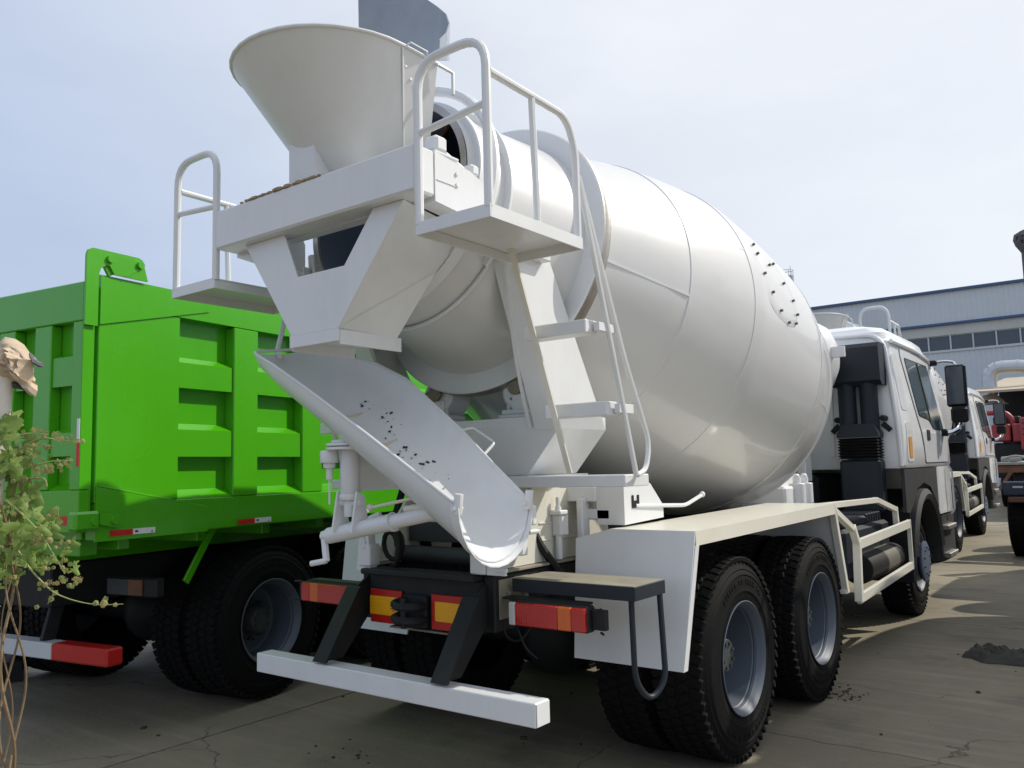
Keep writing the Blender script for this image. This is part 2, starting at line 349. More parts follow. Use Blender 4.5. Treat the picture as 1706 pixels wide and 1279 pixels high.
def hub_mesh(t0, t1, r):
    m = MB(); m.lathe([(t0, r*1.25), (t0+.02, r*1.2), (t0+.03, r), (t1-.02, r*.93), (t1, r*.8), (t1, .001)], (0, 0, 0), X, 32, ref=Z)
    for i in range(10):
        a = 2*math.pi*i/10; c = V((t0+.0, math.sin(a)*.14, math.cos(a)*.14)); m.cyl(c, c+V((.045, 0, 0)), .014, 8)
        m.cyl(c+V((.045, 0, 0)), c+V((.07, 0, 0)), .008, 6)
    for i in range(8):
        a = 2*math.pi*(i+.5)/8; c = V((t1-.002, math.sin(a)*r*.62, math.cos(a)*r*.62)); m.cyl(c, c+V((.014, 0, 0)), .011, 6)
    return m
PROTO = {}
def wheel(parent, loc, flip=False, front=False, bare=False):
    key = 'f' if front else 'r'
    rot = (0, 0, math.pi if flip else 0)
    if 'tyre' not in PROTO:
        PROTO['tyre'] = tyre_mesh().build('tyre', TYRE, sharp=35); PROTO['rim_r'] = rim_rear_mesh().build('rim', RIM); PROTO['rim_f'] = rim_front_mesh().build('rim', RIM)
        PROTO['hub_r'] = hub_mesh(-.24, -.10, .105).build('hub', HUB); PROTO['hub_f'] = hub_mesh(.015, .06, .085).build('hub', HUB)
        b = MB(); b.lathe([(.02, .13), (.03, .19), (.045, .205), (.06, .205), (.066, .19), (.07, .12), (.075, .05), (.075, .001)], (0, 0, 0), X, 40, ref=Z); PROTO['ring'] = b.build('hub_ring', BLUEHUB)
        for k in PROTO: PROTO[k]['_proto'] = 1
    t = dupmesh(PROTO['tyre'], 'tyre', parent, loc, rot)
    if bare: return t
    dupmesh(PROTO['rim_'+key], 'rim', t); dupmesh(PROTO['hub_'+key], 'hub', t)
    if front: dupmesh(PROTO['ring'], 'hub_ring', t)
    return t

# ------------------------------------------------------------------ cab (shared by mixers and the dump truck)
def cab_x(z):      # half width of the cab side at height z
    return 1.215 if z <= 1.86 else 1.215-(z-1.86)/(2.72-1.86)*.085 if z <= 2.72 else 1.13-(z-2.72)*.35
def rrect(hx, y0, y1, z, r, n=5):
    pts = []
    for (cx, cy, a0) in ((hx-r, y1-r, 0), (-hx+r, y1-r, 90), (-hx+r, y0+r, 180), (hx-r, y0+r, 270)):
        for k in range(n+1):
            a = R(a0+90*k/n); pts.append(V((cx+r*math.cos(a), cy+r*math.sin(a), z)))
    return pts
def side_plate(m, poly, sgn, d0, d1):
    # plate lying on the cab side, polygon in (y, z), between offsets d0 and d1
    zs = [1.86]
    P = []
    n = len(poly)
    for i in range(n):
        a, b = poly[i], poly[(i+1) % n]; P.append(a)
        for zc in zs:
            if (a[1]-zc)*(b[1]-zc) < -1e-9:
                t = (zc-a[1])/(b[1]-a[1]); P.append((a[0]+(b[0]-a[0])*t, zc))
    for part in (0, 1):
        q = [p for p in P if (p[1] >= 1.86-1e-6 if part else p[1] <= 1.86+1e-6)]
        if len(q) < 3 or max(p[1] for p in q)-min(p[1] for p in q) < 1e-4: continue
        vs = [V((sgn*(cab_x(y_z[1])+d0), y_z[0], y_z[1])) for y_z in q]
        m.prism(vs, (sgn*(d1-d0), 0, 0))
def round_poly(poly, r, n=3):
    out = []; k = len(poly)
    for i in range(k):
        p, q, s = V((*poly[i-1], 0)), V((*poly[i], 0)), V((*poly[(i+1) % k], 0))
        a, b = p-q, s-q; d = min(r, a.length*.45, b.length*.45); A, B = q+a.normalized()*d, q+b.normalized()*d
        for j in range(n+1):
            t = j/n; c = A*(1-t)**2+q*2*t*(1-t)+B*t*t; out.append((c.x, c.y))
    return out
def build_cab(rt_, paint, detailed=True):
    m = MB()
    lev = [(1.50, 1.20, 4.11, 6.44, .06), (1.53, 1.215, 4.10, 6.46, .06), (1.86, 1.215, 4.10, 6.42, .07), (2.30, cab_x(2.3), 4.115, 6.22, .09), (2.68, cab_x(2.68), 4.13, 6.02, .11),
           (2.74, 1.135, 4.13, 5.97, .12), (2.76, 1.115, 4.14, 5.95, .12), (2.83, 1.10, 4.15, 5.88, .13), (2.885, 1.045, 4.20, 5.78, .14), (2.95, .86, 4.42, 5.66, .2), (2.99, .62, 4.66, 5.5, .2)]
    m.loft([rrect(hx, y0, y1, z, r) for z, hx, y0, y1, r in lev])
    cab = m.build('cab', paint, rt_, sharp=28)
    m = MB()                                                        # gutter over the door
    for s in (1, -1):
        m.tube(fillet([(s*1.145, 4.2, 2.735), (s*1.15, 5.2, 2.735), (s*1.15, 5.9, 2.68), (s*1.14, 5.99, 2.60)], .2), .02, 8)
    m.build('roof_gutter', paint, cab)
    # rear wall: raised border frame
    m = MB()
    m.tube(fillet([(1.185, 4.10, 1.52), (1.175, 4.10, 1.9), (1.10, 4.12, 2.70), (1.0, 4.14, 2.80), (.5, 4.15, 2.82), (-.5, 4.15, 2.82), (-1.0, 4.14, 2.80), (-1.10, 4.12, 2.70), (-1.175, 4.10, 1.9), (-1.185, 4.10, 1.52)], .16), .022, 8)
    m.build('rear_frame', paint, cab)
    m = MB()
    for i in range(5): m.box((-.55+.28*i-.02, 4.085, 1.62), (-.55+.28*i+.02, 4.11, 2.55), .006)
    m.build('rear_ribs', paint, cab)
    # lower front: bumper, steps, grille
    m = MB()
    m.loft([rrect(1.2, 5.66, 6.5, z, .08) for z in (.98, 1.02, 1.495)])
    m.build('cab_lower_panel', paint, rt_)
    m = MB(); m.loft([rrect(1.19, 5.74, 6.56, z, .07) for z in (.46, .50, .96)]); m.build('front_bumper', PLASTIC if paint is CABW else paint, rt_)
    for s in (1, -1):
        for z in (.50, .80):
            m = MB(); m.box((s*1.20-.05, 5.80, z), (s*1.20+.05, 6.3, z+.05), .008); m.build('boarding_step', STEEL, rt_)
        m = MB(); m.box((s*1.12-.05, 6.555, .62), (s*1.12+.05 if s < 0 else s*1.12, 6.585, .85), .01); m.build('headlight', CLEARL, rt_)
    m = MB(); m.box((-.95, 6.44, 1.08), (.95, 6.52, 1.45), .02); m.build('grille', PLASTIC, rt_)
    m = MB()                                                       # windscreen sheet lies on the sloped front
    m.prism([(-1.05, 6.415, 1.90), (1.05, 6.415, 1.90), (.98, 6.035, 2.66), (-.98, 6.035, 2.66)], (0, .018, .008)); m.build('windscreen', GLASS, rt_)
    for s in (1, -1):
        # sleeper panel recess, door, window, handle
        sl = MB(); side_plate(sl, round_poly([(4.24, 1.56), (4.50, 1.56), (4.50, 1.95), (4.24, 1.95)], .05), s, -.01, .006); sl.build('lower_flap', paint, cab)
        sl = MB(); side_plate(sl, round_poly([(4.20, 2.06), (4.46, 2.06), (4.38, 2.62), (4.18, 2.62)], .06), s, -.01, .005); sl.build('sleeper_panel', paint, cab)
        sl = MB(); side_plate(sl, [(4.30, 1.60), (4.42, 1.60), (4.42, 1.80), (4.30, 1.80)], s, .005, .013); sl.build('side_reflector', YREF, cab)
        seam = MB()
        dp = round_poly([(5.035, 1.545), (6.205, 1.545), (6.265, 1.86), (5.89, 2.693), (4.565, 2.693), (4.54, 2.62), (4.875, 1.95), (5.015, 1.7)], .03)
        cy_, cz_ = sum(p[0] for p in dp)/len(dp), sum(p[1] for p in dp)/len(dp)
        side_plate(seam, [(y+.007*(y-cy_)/math.hypot(y-cy_, z-cz_), z+.007*(z-cz_)/math.hypot(y-cy_, z-cz_)) for y, z in dp], s, -.01, .003)
        seam.build('door_seam', BLACK, cab)
        d = MB(); side_plate(d, round_poly([(5.035, 1.545), (6.205, 1.545), (6.265, 1.86), (5.89, 2.693), (4.565, 2.693), (4.54, 2.62), (4.875, 1.95), (5.015, 1.7)], .03), s, -.005, .010)
        door = d.build('door', paint, rt_)
        gl = [(4.90, 2.03), (5.36, 2.00), (5.52, 1.91), (6.08, 1.905), (5.76, 2.60), (4.68, 2.60)]
        g = MB(); side_plate(g, round_poly([(y+(5.3-y)*-.02, z+(2.25-z)*-.04) for y, z in gl], .05), s, .004, .013); g.build('window_seal', BLACK, door)
        g = MB(); side_plate(g, round_poly(gl, .05), s, .006, .016); g.build('window', GLASS, door)
        g = MB(); g.bar((s*(cab_x(2.6)+.018), 5.22, 2.60), (s*(cab_x(2.0)+.018), 5.42, 1.98), .03, .012, X); g.build('window_bar', BLACK, door)
        hd = MB(); side_plate(hd, round_poly([(5.15, 1.775), (5.30, 1.775), (5.30, 1.885), (5.15, 1.885)], .02), s, .006, .016); hd.build('door_handle', BLACK, door)
        # wheel arch and mud flap
        a = MB()
        cy, cz = 4.985, .56
        outer, inner = [], []
        for k in range(0, 21):
            t = R(8+164*k/20); outer.append((cy+.70*math.cos(t), cz+.72*math.sin(t))); inner.append((cy+.60*math.cos(t), cz+.615*math.sin(t)))
        rings = []
        for k in range(21):
            (oy, oz), (iy, iz) = outer[k], inner[k]
            rings.append([V((s*1.205, oy, oz)), V((s*1.235, (oy+iy)/2, (oz+iz)/2)), V((s*1.215, iy, iz)), V((s*.78, iy, iz)), V((s*.78, oy, oz))])
        a.loft(rings); a.build('wheel_arch', PLASTIC, rt_)
        a = MB(); a.prism([V((s*1.195, y, z)) for y, z in ((4.14, 1.08), (4.3, 1.08), (4.45, 1.15), (4.66, 1.29), (4.98, 1.34), (5.3, 1.29), (5.52, 1.15), (5.66, 1.05), (5.66, 1.49), (4.14, 1.49))], (-s*.03, 0, 0)); a.build('arch_panel', PLASTIC, rt_)
        a = MB(); a.box((s*1.0-.2 if s > 0 else s*1.0-.2, 4.22, .42), (s*1.0+.2, 4.25, 1.08), .008); a.build('mud_flap', BLACK, rt_)
        if not detailed: continue
        # mirrors on chromed arms
        mr = MB(); mr.obox((s*1.40, 6.02, 2.39), (X, Y, Z), (.105, .04, .235), .03); mi = mr.build('wing_mirror', BLACK, rt_)
        mg = MB(); mg.obox((s*1.40, 5.975, 2.39), (X, Y, Z), (.082, .008, .21), .006); mg.build('mirror_glass', MIRROR, mi)
        ml = MB(); ml.obox((s*1.415, 6.0, 2.06), (X, Y, Z), (.085, .05, .085), .03); ml.build('lower_mirror', BLACK, mi)
        ar = MB(); ar.tube(fillet([(s*1.15, 5.96, 2.66), (s*1.30, 6.0, 2.68), (s*1.40, 6.03, 2.66), (s*1.41, 6.03, 2.58)], .06), .014, 8)
        ar.tube(fillet([(s*1.225, 6.0, 1.87), (s*1.31, 6.02, 1.86), (s*1.41, 6.05, 1.92), (s*1.43, 6.06, 2.02)], .08), .027, 8); ar.build('mirror_arm', CHROME, mi)
        ar = MB(); ar.box((s*1.17-.05, 5.92, 2.63), (s*1.17+.06, 5.99, 2.69), .012); ar.box((s*1.235-.05, 5.95, 1.83), (s*1.235+.05, 6.06, 1.91), .015); ar.build('mirror_bracket', BLACK, mi)
        ar = MB(); ar.tube(fillet([(s*1.225, 6.15, 1.5), (s*1.26, 6.17, 1.45), (s*1.26, 6.19, 1.0), (s*1.22, 6.19, .95)], .05), .012, 6); ar.build('grab_handle', WHITEF, rt_)
    return cab
def build_intake(rt_):
    m = MB(); m.loft([[V(p) for p in ((.63, y0, z), (1.10, y0, z), (1.10, 4.12, z), (.63, 4.12, z))] for z, y0 in ((2.30, 3.93), (2.34, 3.88), (2.66, 3.86), (2.70, 3.90))]); i = m.build('air_intake', NAVY, rt_)
    m = MB()
    for x in (.76, .96): m.loft([[V((x+.085*math.cos(2*math.pi*k/14), 3.98+.075*math.sin(2*math.pi*k/14), z)) for k in range(14)] for z in (2.32, 1.84)])
    m.build('intake_pipe', NAVY, i)
    m = MB(); m.loft([[V((.86+hx*cx, 3.97+hy*cy, z)) for cx, cy in ((-1, -1), (1, -1), (1, 1), (-1, 1))] for z, hx, hy in ((1.93, .14, .08), (1.84, .19, .10), (1.80, .19, .10))]); m.build('intake_collector', NAVY, i)
    m = MB(); rings = []
    for k in range(15):
        e = .0 if k % 2 else .022; z = 1.795-.014*k
        rings.append([V((.86+(.165+e)*cx, 3.97+(.09+e)*cy, z)) for cx, cy in ((-1, -1), (1, -1), (1, 1), (-1, 1))])
    m.loft(rings); m.build('bellows', BLACK, i)
    m = MB(); m.box((.675, 3.875, 1.797), (1.045, 4.065, 1.806), .002); m.build('clamp_strip', CHROME, i)
    m = MB(); m.box((.68, 3.87, 1.10), (1.05, 4.07, 1.59), .02); m.build('air_filter_box', NAVY, i)
    m = MB()
    for s in (-1, 1):
        m.cyl((.86+s*.21, 4.10, 1.98), (.86+s*.21, 3.98, 1.98), .028, 10); m.bar((.86+s*.20, 4.02, 1.93), (.86+s*.27, 4.02, 1.86), .05, .02, Y)
    m.build('intake_bracket', BLACK, i)
    m = MB()                                                        # engine block, fan shroud in the dark between cab and drum
    m.box((-.42, 4.0, .75), (.42, 5.2, 1.45), .04); m.box((-.35, 3.6, .80), (.30, 4.0, 1.25), .04); m.cyl((-.6, 3.75, 1.0), (-.6, 3.75, 1.9), .11, 16)
    m.build('engine', DARK, rt_)

# ------------------------------------------------------------------ the mixer
TILT = R(11.08); AX = V((0, math.cos(TILT), -math.sin(TILT))); AU = V((0, math.sin(TILT), math.cos(TILT))); AO = V((0, -1.2, 2.937))
PROF = [(-.275, .55), (-.02, .595), (.53, .712), (.62, .737), (1.297, .975), (1.926, 1.123), (2.15, 1.148), (2.5, 1.16), (2.9, 1.163), (3.153, 1.157), (3.45, 1.115), (3.70, 1.065)]
def drum_r(s):
    for (a, ra), (b, rb) in zip(PROF, PROF[1:]):
        if a <= s <= b: return ra+(rb-ra)*(s-a)/(b-a)
    return PROF[-1][1]
def DP(s, phi, dr=0.):
    return AO+AX*s+(X*math.cos(phi)+AU*math.sin(phi))*(drum_r(s)+dr)
def lamp(rt_, s):
    # tail lamp cluster: s = side; local layout from the inside outward
    x0, x1 = .545, .985; y = -1.21
    m = MB(); m.box((s*x0, y+.0, .845), (s*x1, y+.075, .965), .012); b = m.build('tail_lamp', DARK, rt_)
    segs = ((x0+.008, x0+.045, CLEARL, 'clear_lens'), (x0+.047, x0+.285, REDL, 'red_lens'), (x0+.287, x0+.36, AMBL, 'amber_lens'), (x0+.362, x1-.004, REDL, 'end_lens'))
    for a, c, mm, nm in segs:
        q = MB(); q.box((s*a, y-.022, .852), (s*c, y+.002, .958), .009); q.build(nm, mm, b)
    q = MB(); q.box((s*(x0-.06), y+.02, .962), (s*(x1-.03), y+.10, .972), .002); q.box((s*(x1+.003), y+.03, .86), (s*(x1+.075), y+.06, .95), .004)
    q.cyl((s*(x1+.05), y+.03, .955), (s*(x1+.08), y+.0, .955), .006, 6); q.cyl((s*(x1+.05), y+.03, .852), (s*(x1+.08), y+.0, .852), .006, 6); q.build('lamp_bracket', DARK, b)
def build_mixer(label):
    t = root('mixer_truck', label, 'concrete mixer truck')
    # ---- chassis
    for s in (1, -1):
        m = MB(); m.box((s*.43-.035, -1.22, .80), (s*.43+.035, 6.3, 1.075), .008); m.build('chassis_rail', DARK, t)
        m = MB(); m.box((s*.43-.045, -1.2, 1.079), (s*.43+.05, 4.0, 1.092), .002); m.build('rail_cap', DUSTY, t)
    m = MB()
    for y in (-1.0, .68, 2.4, 3.6): m.box((-.39, y-.06, .84), (.39, y+.06, 1.04), .01)
    m.build('cross_member', DARK, t)
    for y in (0, 1.35):
        m = MB(); m.cyl((-.95, y, .55), (.95, y, .55), .085, 16); m.ball((0, y, .57), .25, 9); m.lathe([(-.12, .12), (0, .2), (.12, .12)], (.0, y, .57), X, 16)
        m.build('rear_axle', DARK, t)
    m = MB()
    for s in (1, -1):
        for k in range(6): m.box((s*.52-.045, -.05+.09*k, .70+.018*k), (s*.52+.045, 1.40-.09*k, .716+.018*k), .003)
        m.box((s*.52-.08, .55, .6), (s*.52+.08, .80, .95), .02)
    m.build('leaf_spring', DARK, t)
    m = MB(); m.cyl((-.9, 4.985, .55), (.9, 4.985, .55), .07, 14); m.box((-.9, 4.90, .58), (.9, 5.07, .68), .02); m.build('front_axle', DARK, t)
    m = MB(); m.tube([(.0, .1, .62), (.0, 1.3, .66), (0, 3.9, .92)], .05, 12); m.build('drive_shaft', DARK, t)
    for y in (0, 1.35):
        for s in (1, -1):
            wheel(t, (s*1.215, y, .54), flip=s < 0); wheel(t, (s*.88, y, .54), flip=s < 0, bare=True)
    for s in (1, -1): wheel(t, (s*1.10, 4.985, .54), flip=s < 0, front=True)
    # ---- rear crossbeam with the red and yellow boards, tow hook
    m = MB(); m.box((-.40, -1.235, .79), (.395, -1.16, 1.05), .012); m.box((-.40, -1.30, 1.045), (.395, -1.16, 1.075), .008)
    rb = m.build('rear_beam', DARK, t)
    for (x0, x1) in ((-.37, -.135), (.075, .335)):
        m = MB(); m.box((x0, -1.253, .79), (x1, -1.238, .965), .003); bd = m.build('hazard_board', SIGNR, t)
        m = MB(); m.box((x0+(.002 if x0 < 0 else .03), -1.2575, .833), (x1-(.025 if x0 < 0 else .002), -1.2545, .930), .001); m.build('yellow_panel', YEL, bd)
        m = MB(); k0 = x0+(.004 if x0 < 0 else .032); k1 = x1-(.08 if x0 < 0 else .05)
        for i in range(5): m.box((k0, -1.2600, .842+.018*i), (k1, -1.2585, .850+.018*i), .0005)
        m.build('panel_ridges', YEL, bd)
        if x0 < 0:
            m = MB(); m.box((-.200, -1.2597, .882), (-.176, -1.2583, .902), .0005); m.box((-.212, -1.2597, .868), (-.172, -1.2583, .873), .0005); m.box((-.2, -1.2597, .858), (-.18, -1.2583, .862), .0005); m.build('panel_print', INK, bd)
    m = MB()
    for z in (.905, .835): m.tube(fillet([(-.09, -1.26, z+.02), (-.12, -1.33, z+.01), (-.06, -1.36, z), (.03, -1.33, z), (.04, -1.26, z)], .03), .022, 8)
    m.box((-.11, -1.27, .79), (.055, -1.24, .955), .01); m.cyl((-.03, -1.345, .95), (-.03, -1.345, .80), .016, 10); m.build('tow_hook', DARK, t)
    m = MB(); m.box((-.25, -1.23, .765), (.16, -1.05, .775), .002); m.build('beam_lower_flange', DUSTY, t)
    for s in (1, -1):
        m = MB()
        m.prism([(s*.40, -1.17, 1.06), (s*.40, -1.33, .98), (s*.40, -1.565, .63), (s*.40, -1.42, .63), (s*.40, -1.20, .86)], (s*.014, 0, 0))
        m.prism([(s*.36, -1.33, .985), (s*.36, -1.345, .975), (s*.36, -1.575, .632), (s*.36, -1.56, .632)], (s*.10, 0, 0)); m.build('bumper_strut', DARK, t)
        m = MB()
        for dy, dz in ((0, 0), (.04, -.05), (.03, .04), (.09, .02), (.13, -.03)): m.cyl((s*.465, -1.13+dy, .98+dz), (s*.49, -1.13+dy, .98+dz), .014, 6)
        m.box((s*.465, -1.19, .86), (s*.47, -.95, 1.05), .002); m.build('bolted_plate', DUSTY, t)
        lamp(t, s)
    m = MB(); m.box((-.94, -1.565, .52), (.94, -1.463, .62), .004); bp = m.build('underrun_bumper', WHITE, t)
    m = MB(); m.tube(fillet([(.56, -1.19, .86), (.60, -1.20, .80), (.63, -1.20, .74), (.68, -1.18, .70)], .04), .005, 6); m.tube(fillet([(.50, -1.2, .86), (.52, -1.21, .78), (.60, -1.2, .77), (.66, -1.19, .85)], .04), .005, 6); m.build('lamp_cable', BLACK, t)
    m = MB(); m.box((.942, -1.56, .524), (.945, -1.468, .616), .001); m.build('bumper_end_cap', WHITE, bp)
    # ---- side step and its hoop at the back right
    m = MB(); m.box((.50, -1.12, 1.047), (1.175, -.83, 1.055), .001); stp = m.build('step_plate', DUSTY, t)
    m = MB(); m.box((.50, -1.126, .99), (1.181, -1.118, 1.052), .002); m.box((1.173, -1.118, .99), (1.181, -.83, 1.052), .002); m.box((.50, -.838, .99), (1.173, -.83, 1.046), .002); m.bar((.5, -1.05, .93), (.85, -.95, .99), .02, .02); m.build('step_frame', NAVY, stp)
    m = MB(); m.tube(fillet([(1.12, -1.05, .995), (1.125, -1.05, .62), (1.15, -.96, .52), (1.185, -.87, .60), (1.165, -.86, .995)], .10), .014, 10); m.build('step_hoop', NAVY, stp)
    # ---- mudguards both sides
    for s in (1, -1):
        m = MB()
        m.prism([(s*.76, -.618, 1.262), (s*1.25, -.618, 1.262), (s*1.25, 1.68, 1.288), (s*.76, 1.68, 1.288)], (0, 0, -.008))
        m.prism([(s*1.25, -.618, 1.254), (s*1.25, -.618, 1.192), (s*1.25, 1.68, 1.212), (s*1.25, 1.68, 1.280)], (-s*.006, 0, 0))
        g = m.build('mudguard', CREAM if s > 0 else WHITE, t)
        m = MB(); m.prism([(s*.56, -.622, 1.21), (s*.78, -.622, 1.264), (s*1.252, -.622, 1.264), (s*1.215, -.735, .612), (s*.60, -.735, .612)], (0, -.008, 0)); m.build('rear_panel', WHITE, g)
        m = MB(); m.prism([(s*1.252, -.632, 1.192), (s*1.215, -.745, .612), (s*1.215, -.70, .612), (s*1.252, -.59, 1.192)], (-s*.006, 0, 0)); m.build('panel_edge', WHITE, g)
        m = MB(); m.prism([(s*.56, 1.684, 1.285), (s*1.25, 1.684, 1.285), (s*1.24, 1.90, .64), (s*.56, 1.90, .64)], (0, .008, 0)); m.build('front_panel', WHITE, g)
        m = MB(); m.box((s*1.18-.06, 1.86, .63), (s*1.18+.06, 1.95, .66), .004); m.build('panel_foot', CREAM, g)
    # ---- guard frame with tank and air cylinder
    for s in (1, -1):
        m = MB(); xx = s*1.225
        m.bar((xx, 1.70, 1.245), (xx, 1.90, .645), .045, .045, X)
        m.bar((xx, 1.72, 1.235), (xx, 2.16, 1.075), .045, .045, X); m.bar((xx, 2.16, 1.095), (xx, 2.27, .95), .045, .05, X)
        m.bar((xx, 2.27, .975), (xx, 2.23, .525), .05, .055, X)
        m.bar((xx, 2.24, .945), (xx, 4.03, .985), .03, .075, Z); m.bar((xx, 2.22, .545), (xx, 4.03, .605), .03, .07, Z)
        m.bar((xx, 4.03, 1.025), (xx, 4.03, .57), .03, .035, X); m.bar((xx-s*.22, 3.75, .99), (xx-s*.22, 3.78, .60), .035, .06, X)
        m.bar((xx-s*.1, 1.72, 1.262), (xx-s*.1, 3.30, 1.235), .045, .045, Z); m.bar((xx-s*.1, 3.29, 1.24), (xx-s*.06, 3.80, 1.13), .045, .045, Z); m.bar((xx-s*.06, 3.80, 1.15), (xx-s*.06, 3.82, 1.0), .045, .045, X)
        m.build('side_guard_frame', WHITE if s < 0 else CREAM, t)
        m = MB(); m.box((s*.55, 2.55, .62), (s*1.06, 4.0, 1.03), .03); tk = m.build('battery_box', NAVY, t)
        m = MB()
        for k in range(6): m.box((s*.60, 3.40+.085*k, 1.02), (s*1.02, 3.45+.085*k, 1.115), .012)
        m.box((s*.60, 2.65, 1.02), (s*1.02, 3.38, 1.10), .02); m.build('cooling_fins', NAVY, tk)
        m = MB(); m.cyl((s*1.06, 2.85, .69), (s*1.06, 4.0, .69), .125, 24); ac = m.build('air_cylinder', BLACK, t)
        m = MB(); m.lathe([(0, .127), (.42, .127)], (s*1.06, 3.38, .69), Y, 24); m.build('label_band', BANDM, ac)
    # ---- subframe, pedestal, roller
    m = MB()
    for s in (1, -1):
        m.prism([(s*.42, -1.20, 1.095), (s*.42, -.84, 1.50), (s*.42, -.12, 1.44), (s*.42, -.08, 1.20), (s*.42, .1, 1.095)], (s*.018, 0, 0))
        m.bar((s*.441, -.80, 1.297), (s*.441, -.30, 1.290), .006, .008, Z, .001); m.bar((s*.441, -.80, 1.207), (s*.441, -.30, 1.203), .006, .008, Z, .001)
    m.box((-.41, -.84, 1.40), (.41, -.80, 1.50), .004); m.box((-.41, -.9, 1.20), (.41, -.86, 1.40), .004)
    sf = m.build('subframe', CREAM, t)
    m = MB()
    for s in (1, -1): m.box((s*.38, .08, 1.096), (s*.445, 4.0, 1.20), .004)
    for y in (.9, 1.9, 3.6): m.box((-.38, y, 1.1), (.38, y+.08, 1.19), .004)
    m.cyl((-.25, .4, 1.02), (-.25, 1.6, 1.02), .16, 18); m.box((-.1, .3, .9), (.3, 1.2, 1.18), .03); m.build('subframe_rail', DARK, t)
    m = MB(); m.tube([(-.40, -.98, 1.125), (.40, -.98, 1.125)], .048, 16); m.box((-.40, -.92, 1.19), (.40, -.90, 1.30), .003); m.build('cross_tube', PLASTIC, sf)
    m = MB(); m.box((.435, -.68, 1.22), (.50, -.60, 1.34), .01); m.cyl((.47, -.66, 1.10), (.47, -.66, 1.38), .018, 10); m.cyl((.47, -.66, 1.38), (.47, -.66, 1.43), .012, 8); m.box((.435, -.70, 1.335), (.51, -.62, 1.36), .006); m.box((.52, -.56, 1.10), (.56, -.48, 1.42), .008); m.box((.50, -.5, 1.30), (.70, -.42, 1.36), .008); m.build('clamp_assembly', WHITE, sf)
    m = MB(); m.prism([(.62, -.50, 1.49), (.62, -.20, 1.49), (.62, -.05, 1.36), (.62, -.05, 1.29), (.62, -.5, 1.275)], (.17, 0, 0)); m.box((.40, -.52, 1.40), (.62, -.22, 1.48), .004); wb = m.build('control_box', WHITE, t)
    m = MB(); m.box((.792, -.42, 1.36), (.795, -.34, 1.40), .0005); m.box((.792, -.42, 1.40), (.795, -.40, 1.43), .0005); m.box((.792, -.36, 1.40), (.795, -.34, 1.43), .0005); m.build('lever_slot', BLACK, wb)
    m = MB(); m.tube(fillet([(.79, -.38, 1.372), (.80, .22, 1.345), (.80, .45, 1.395)], .05), .012, 8); m.ball((.80, .465, 1.40), .019, 6); m.build('control_lever', WHITE, wb)
    m = MB()
    m.prism([(-.65, -.90, 1.86), (-.65, -.90, 1.79), (-.42, -.86, 1.555), (.42, -.86, 1.555), (.65, -.90, 1.79), (.65, -.90, 1.86)], (0, .47, 0))
    m.prism([(-.42, -.86, 1.553), (.42, -.86, 1.553), (.40, -.86, 1.50), (-.40, -.86, 1.50)], (0, .6, 0)); pd = m.build('rear_pedestal', WHITE, t)
    for s in (1, -1):
        m = MB()
        m.prism([(s*.65, -.90, 1.79), (s*.65, -.43, 1.79), (s*.65, -.98, 2.735), (s*.65, -1.27, 2.735)], (-s*.012, 0, 0))
        m.prism([(s*.638, -.905, 1.79), (s*.638, -.885, 1.79), (s*.638, -1.255, 2.735), (s*.638, -1.275, 2.735)], (-s*.13, 0, 0))
        m.build('pedestal_leg', WHITE, t)
        # inner arc web seen below the platform
        m = MB()
        pts = []
        for k in range(9):
            a = k/8; pts.append((s*(.62-.13*math.sin(a*math.pi/2)), -1.26+.36*a, 2.70-.9*a))
        m.loft([[V(p), V(p)+V((-s*.02, .0, 0)), V(p)+V((-s*.02, -.012, 0)), V(p)+V((0, -.012, 0))] for p in pts]); m.build('leg_web', WHITE, t)
        # drum roller on its block
        m = MB(); m.box((s*.30-.10, -.82, 1.865), (s*.30+.10, -.60, 1.885), .003); m.box((s*.29-.085, -.80, 1.885), (s*.29+.085, -.62, 1.915), .006)
        for (dx, dy) in ((-.06, -.76), (.06, -.76)): m.cyl((s*.29+dx, dy, 1.915), (s*.29+dx, dy, 1.945), .012, 6)
        m.box((s*.30-.03, -.79, 1.91), (s*.30+.07, -.765, 2.0), .01); bl = m.build('roller_block', WHITE, t)
        m = MB(); m.lathe([(-.09, .001), (-.09, .10), (-.075, .118), (.075, .118), (.09, .10), (.09, .001)], (s*.30, -.68, 2.02), AX, 28); m.build('drum_roller', WHITE, bl)
        m = MB(); m.lathe([(-.0, .045), (-.02, .05), (-.03, .04), (-.03, .001)], (s*.30, -.775, 2.04), AX, 20)
        for a in range(5): m.cyl(V((s*.30+.07*math.cos(a*1.26+.4), -.775, 2.035+.07*math.sin(a*1.26+.4))), V((s*.30+.07*math.cos(a*1.26+.4), -.79, 2.035+.07*math.sin(a*1.26+.4))), .008, 6)
        m.build('bearing_cap', DUSTY, bl)
    # ---- drum
    m = MB()
    def fine(p):
        out = []
        for (a, ra), (b, rb) in zip(p, p[1:]):
            n = max(1, int((b-a)/.12)); out += [(a+(b-a)*i/n, ra+(rb-ra)*i/n) for i in range(n)]
        return out+[p[-1]]
    def smooth(p):
        # round the barrel with a Catmull pass
        q = []
        for i in range(len(p)-1):
            p0 = p[max(0, i-1)]; p1 = p[i]; p2 = p[i+1]; p3 = p[min(len(p)-1, i+2)]
            for k in range(4):
                u = k/4; q.append(tuple(.5*((2*p1[j])+(-p0[j]+p2[j])*u+(2*p0[j]-5*p1[j]+4*p2[j]-p3[j])*u*u+(-p0[j]+3*p1[j]-3*p2[j]+p3[j])*u**3) for j in (0, 1)))
        return q+[p[-1]]
    hull = fine(PROF[:3])+[(.62, .737)]+smooth(PROF[3:])[1:]
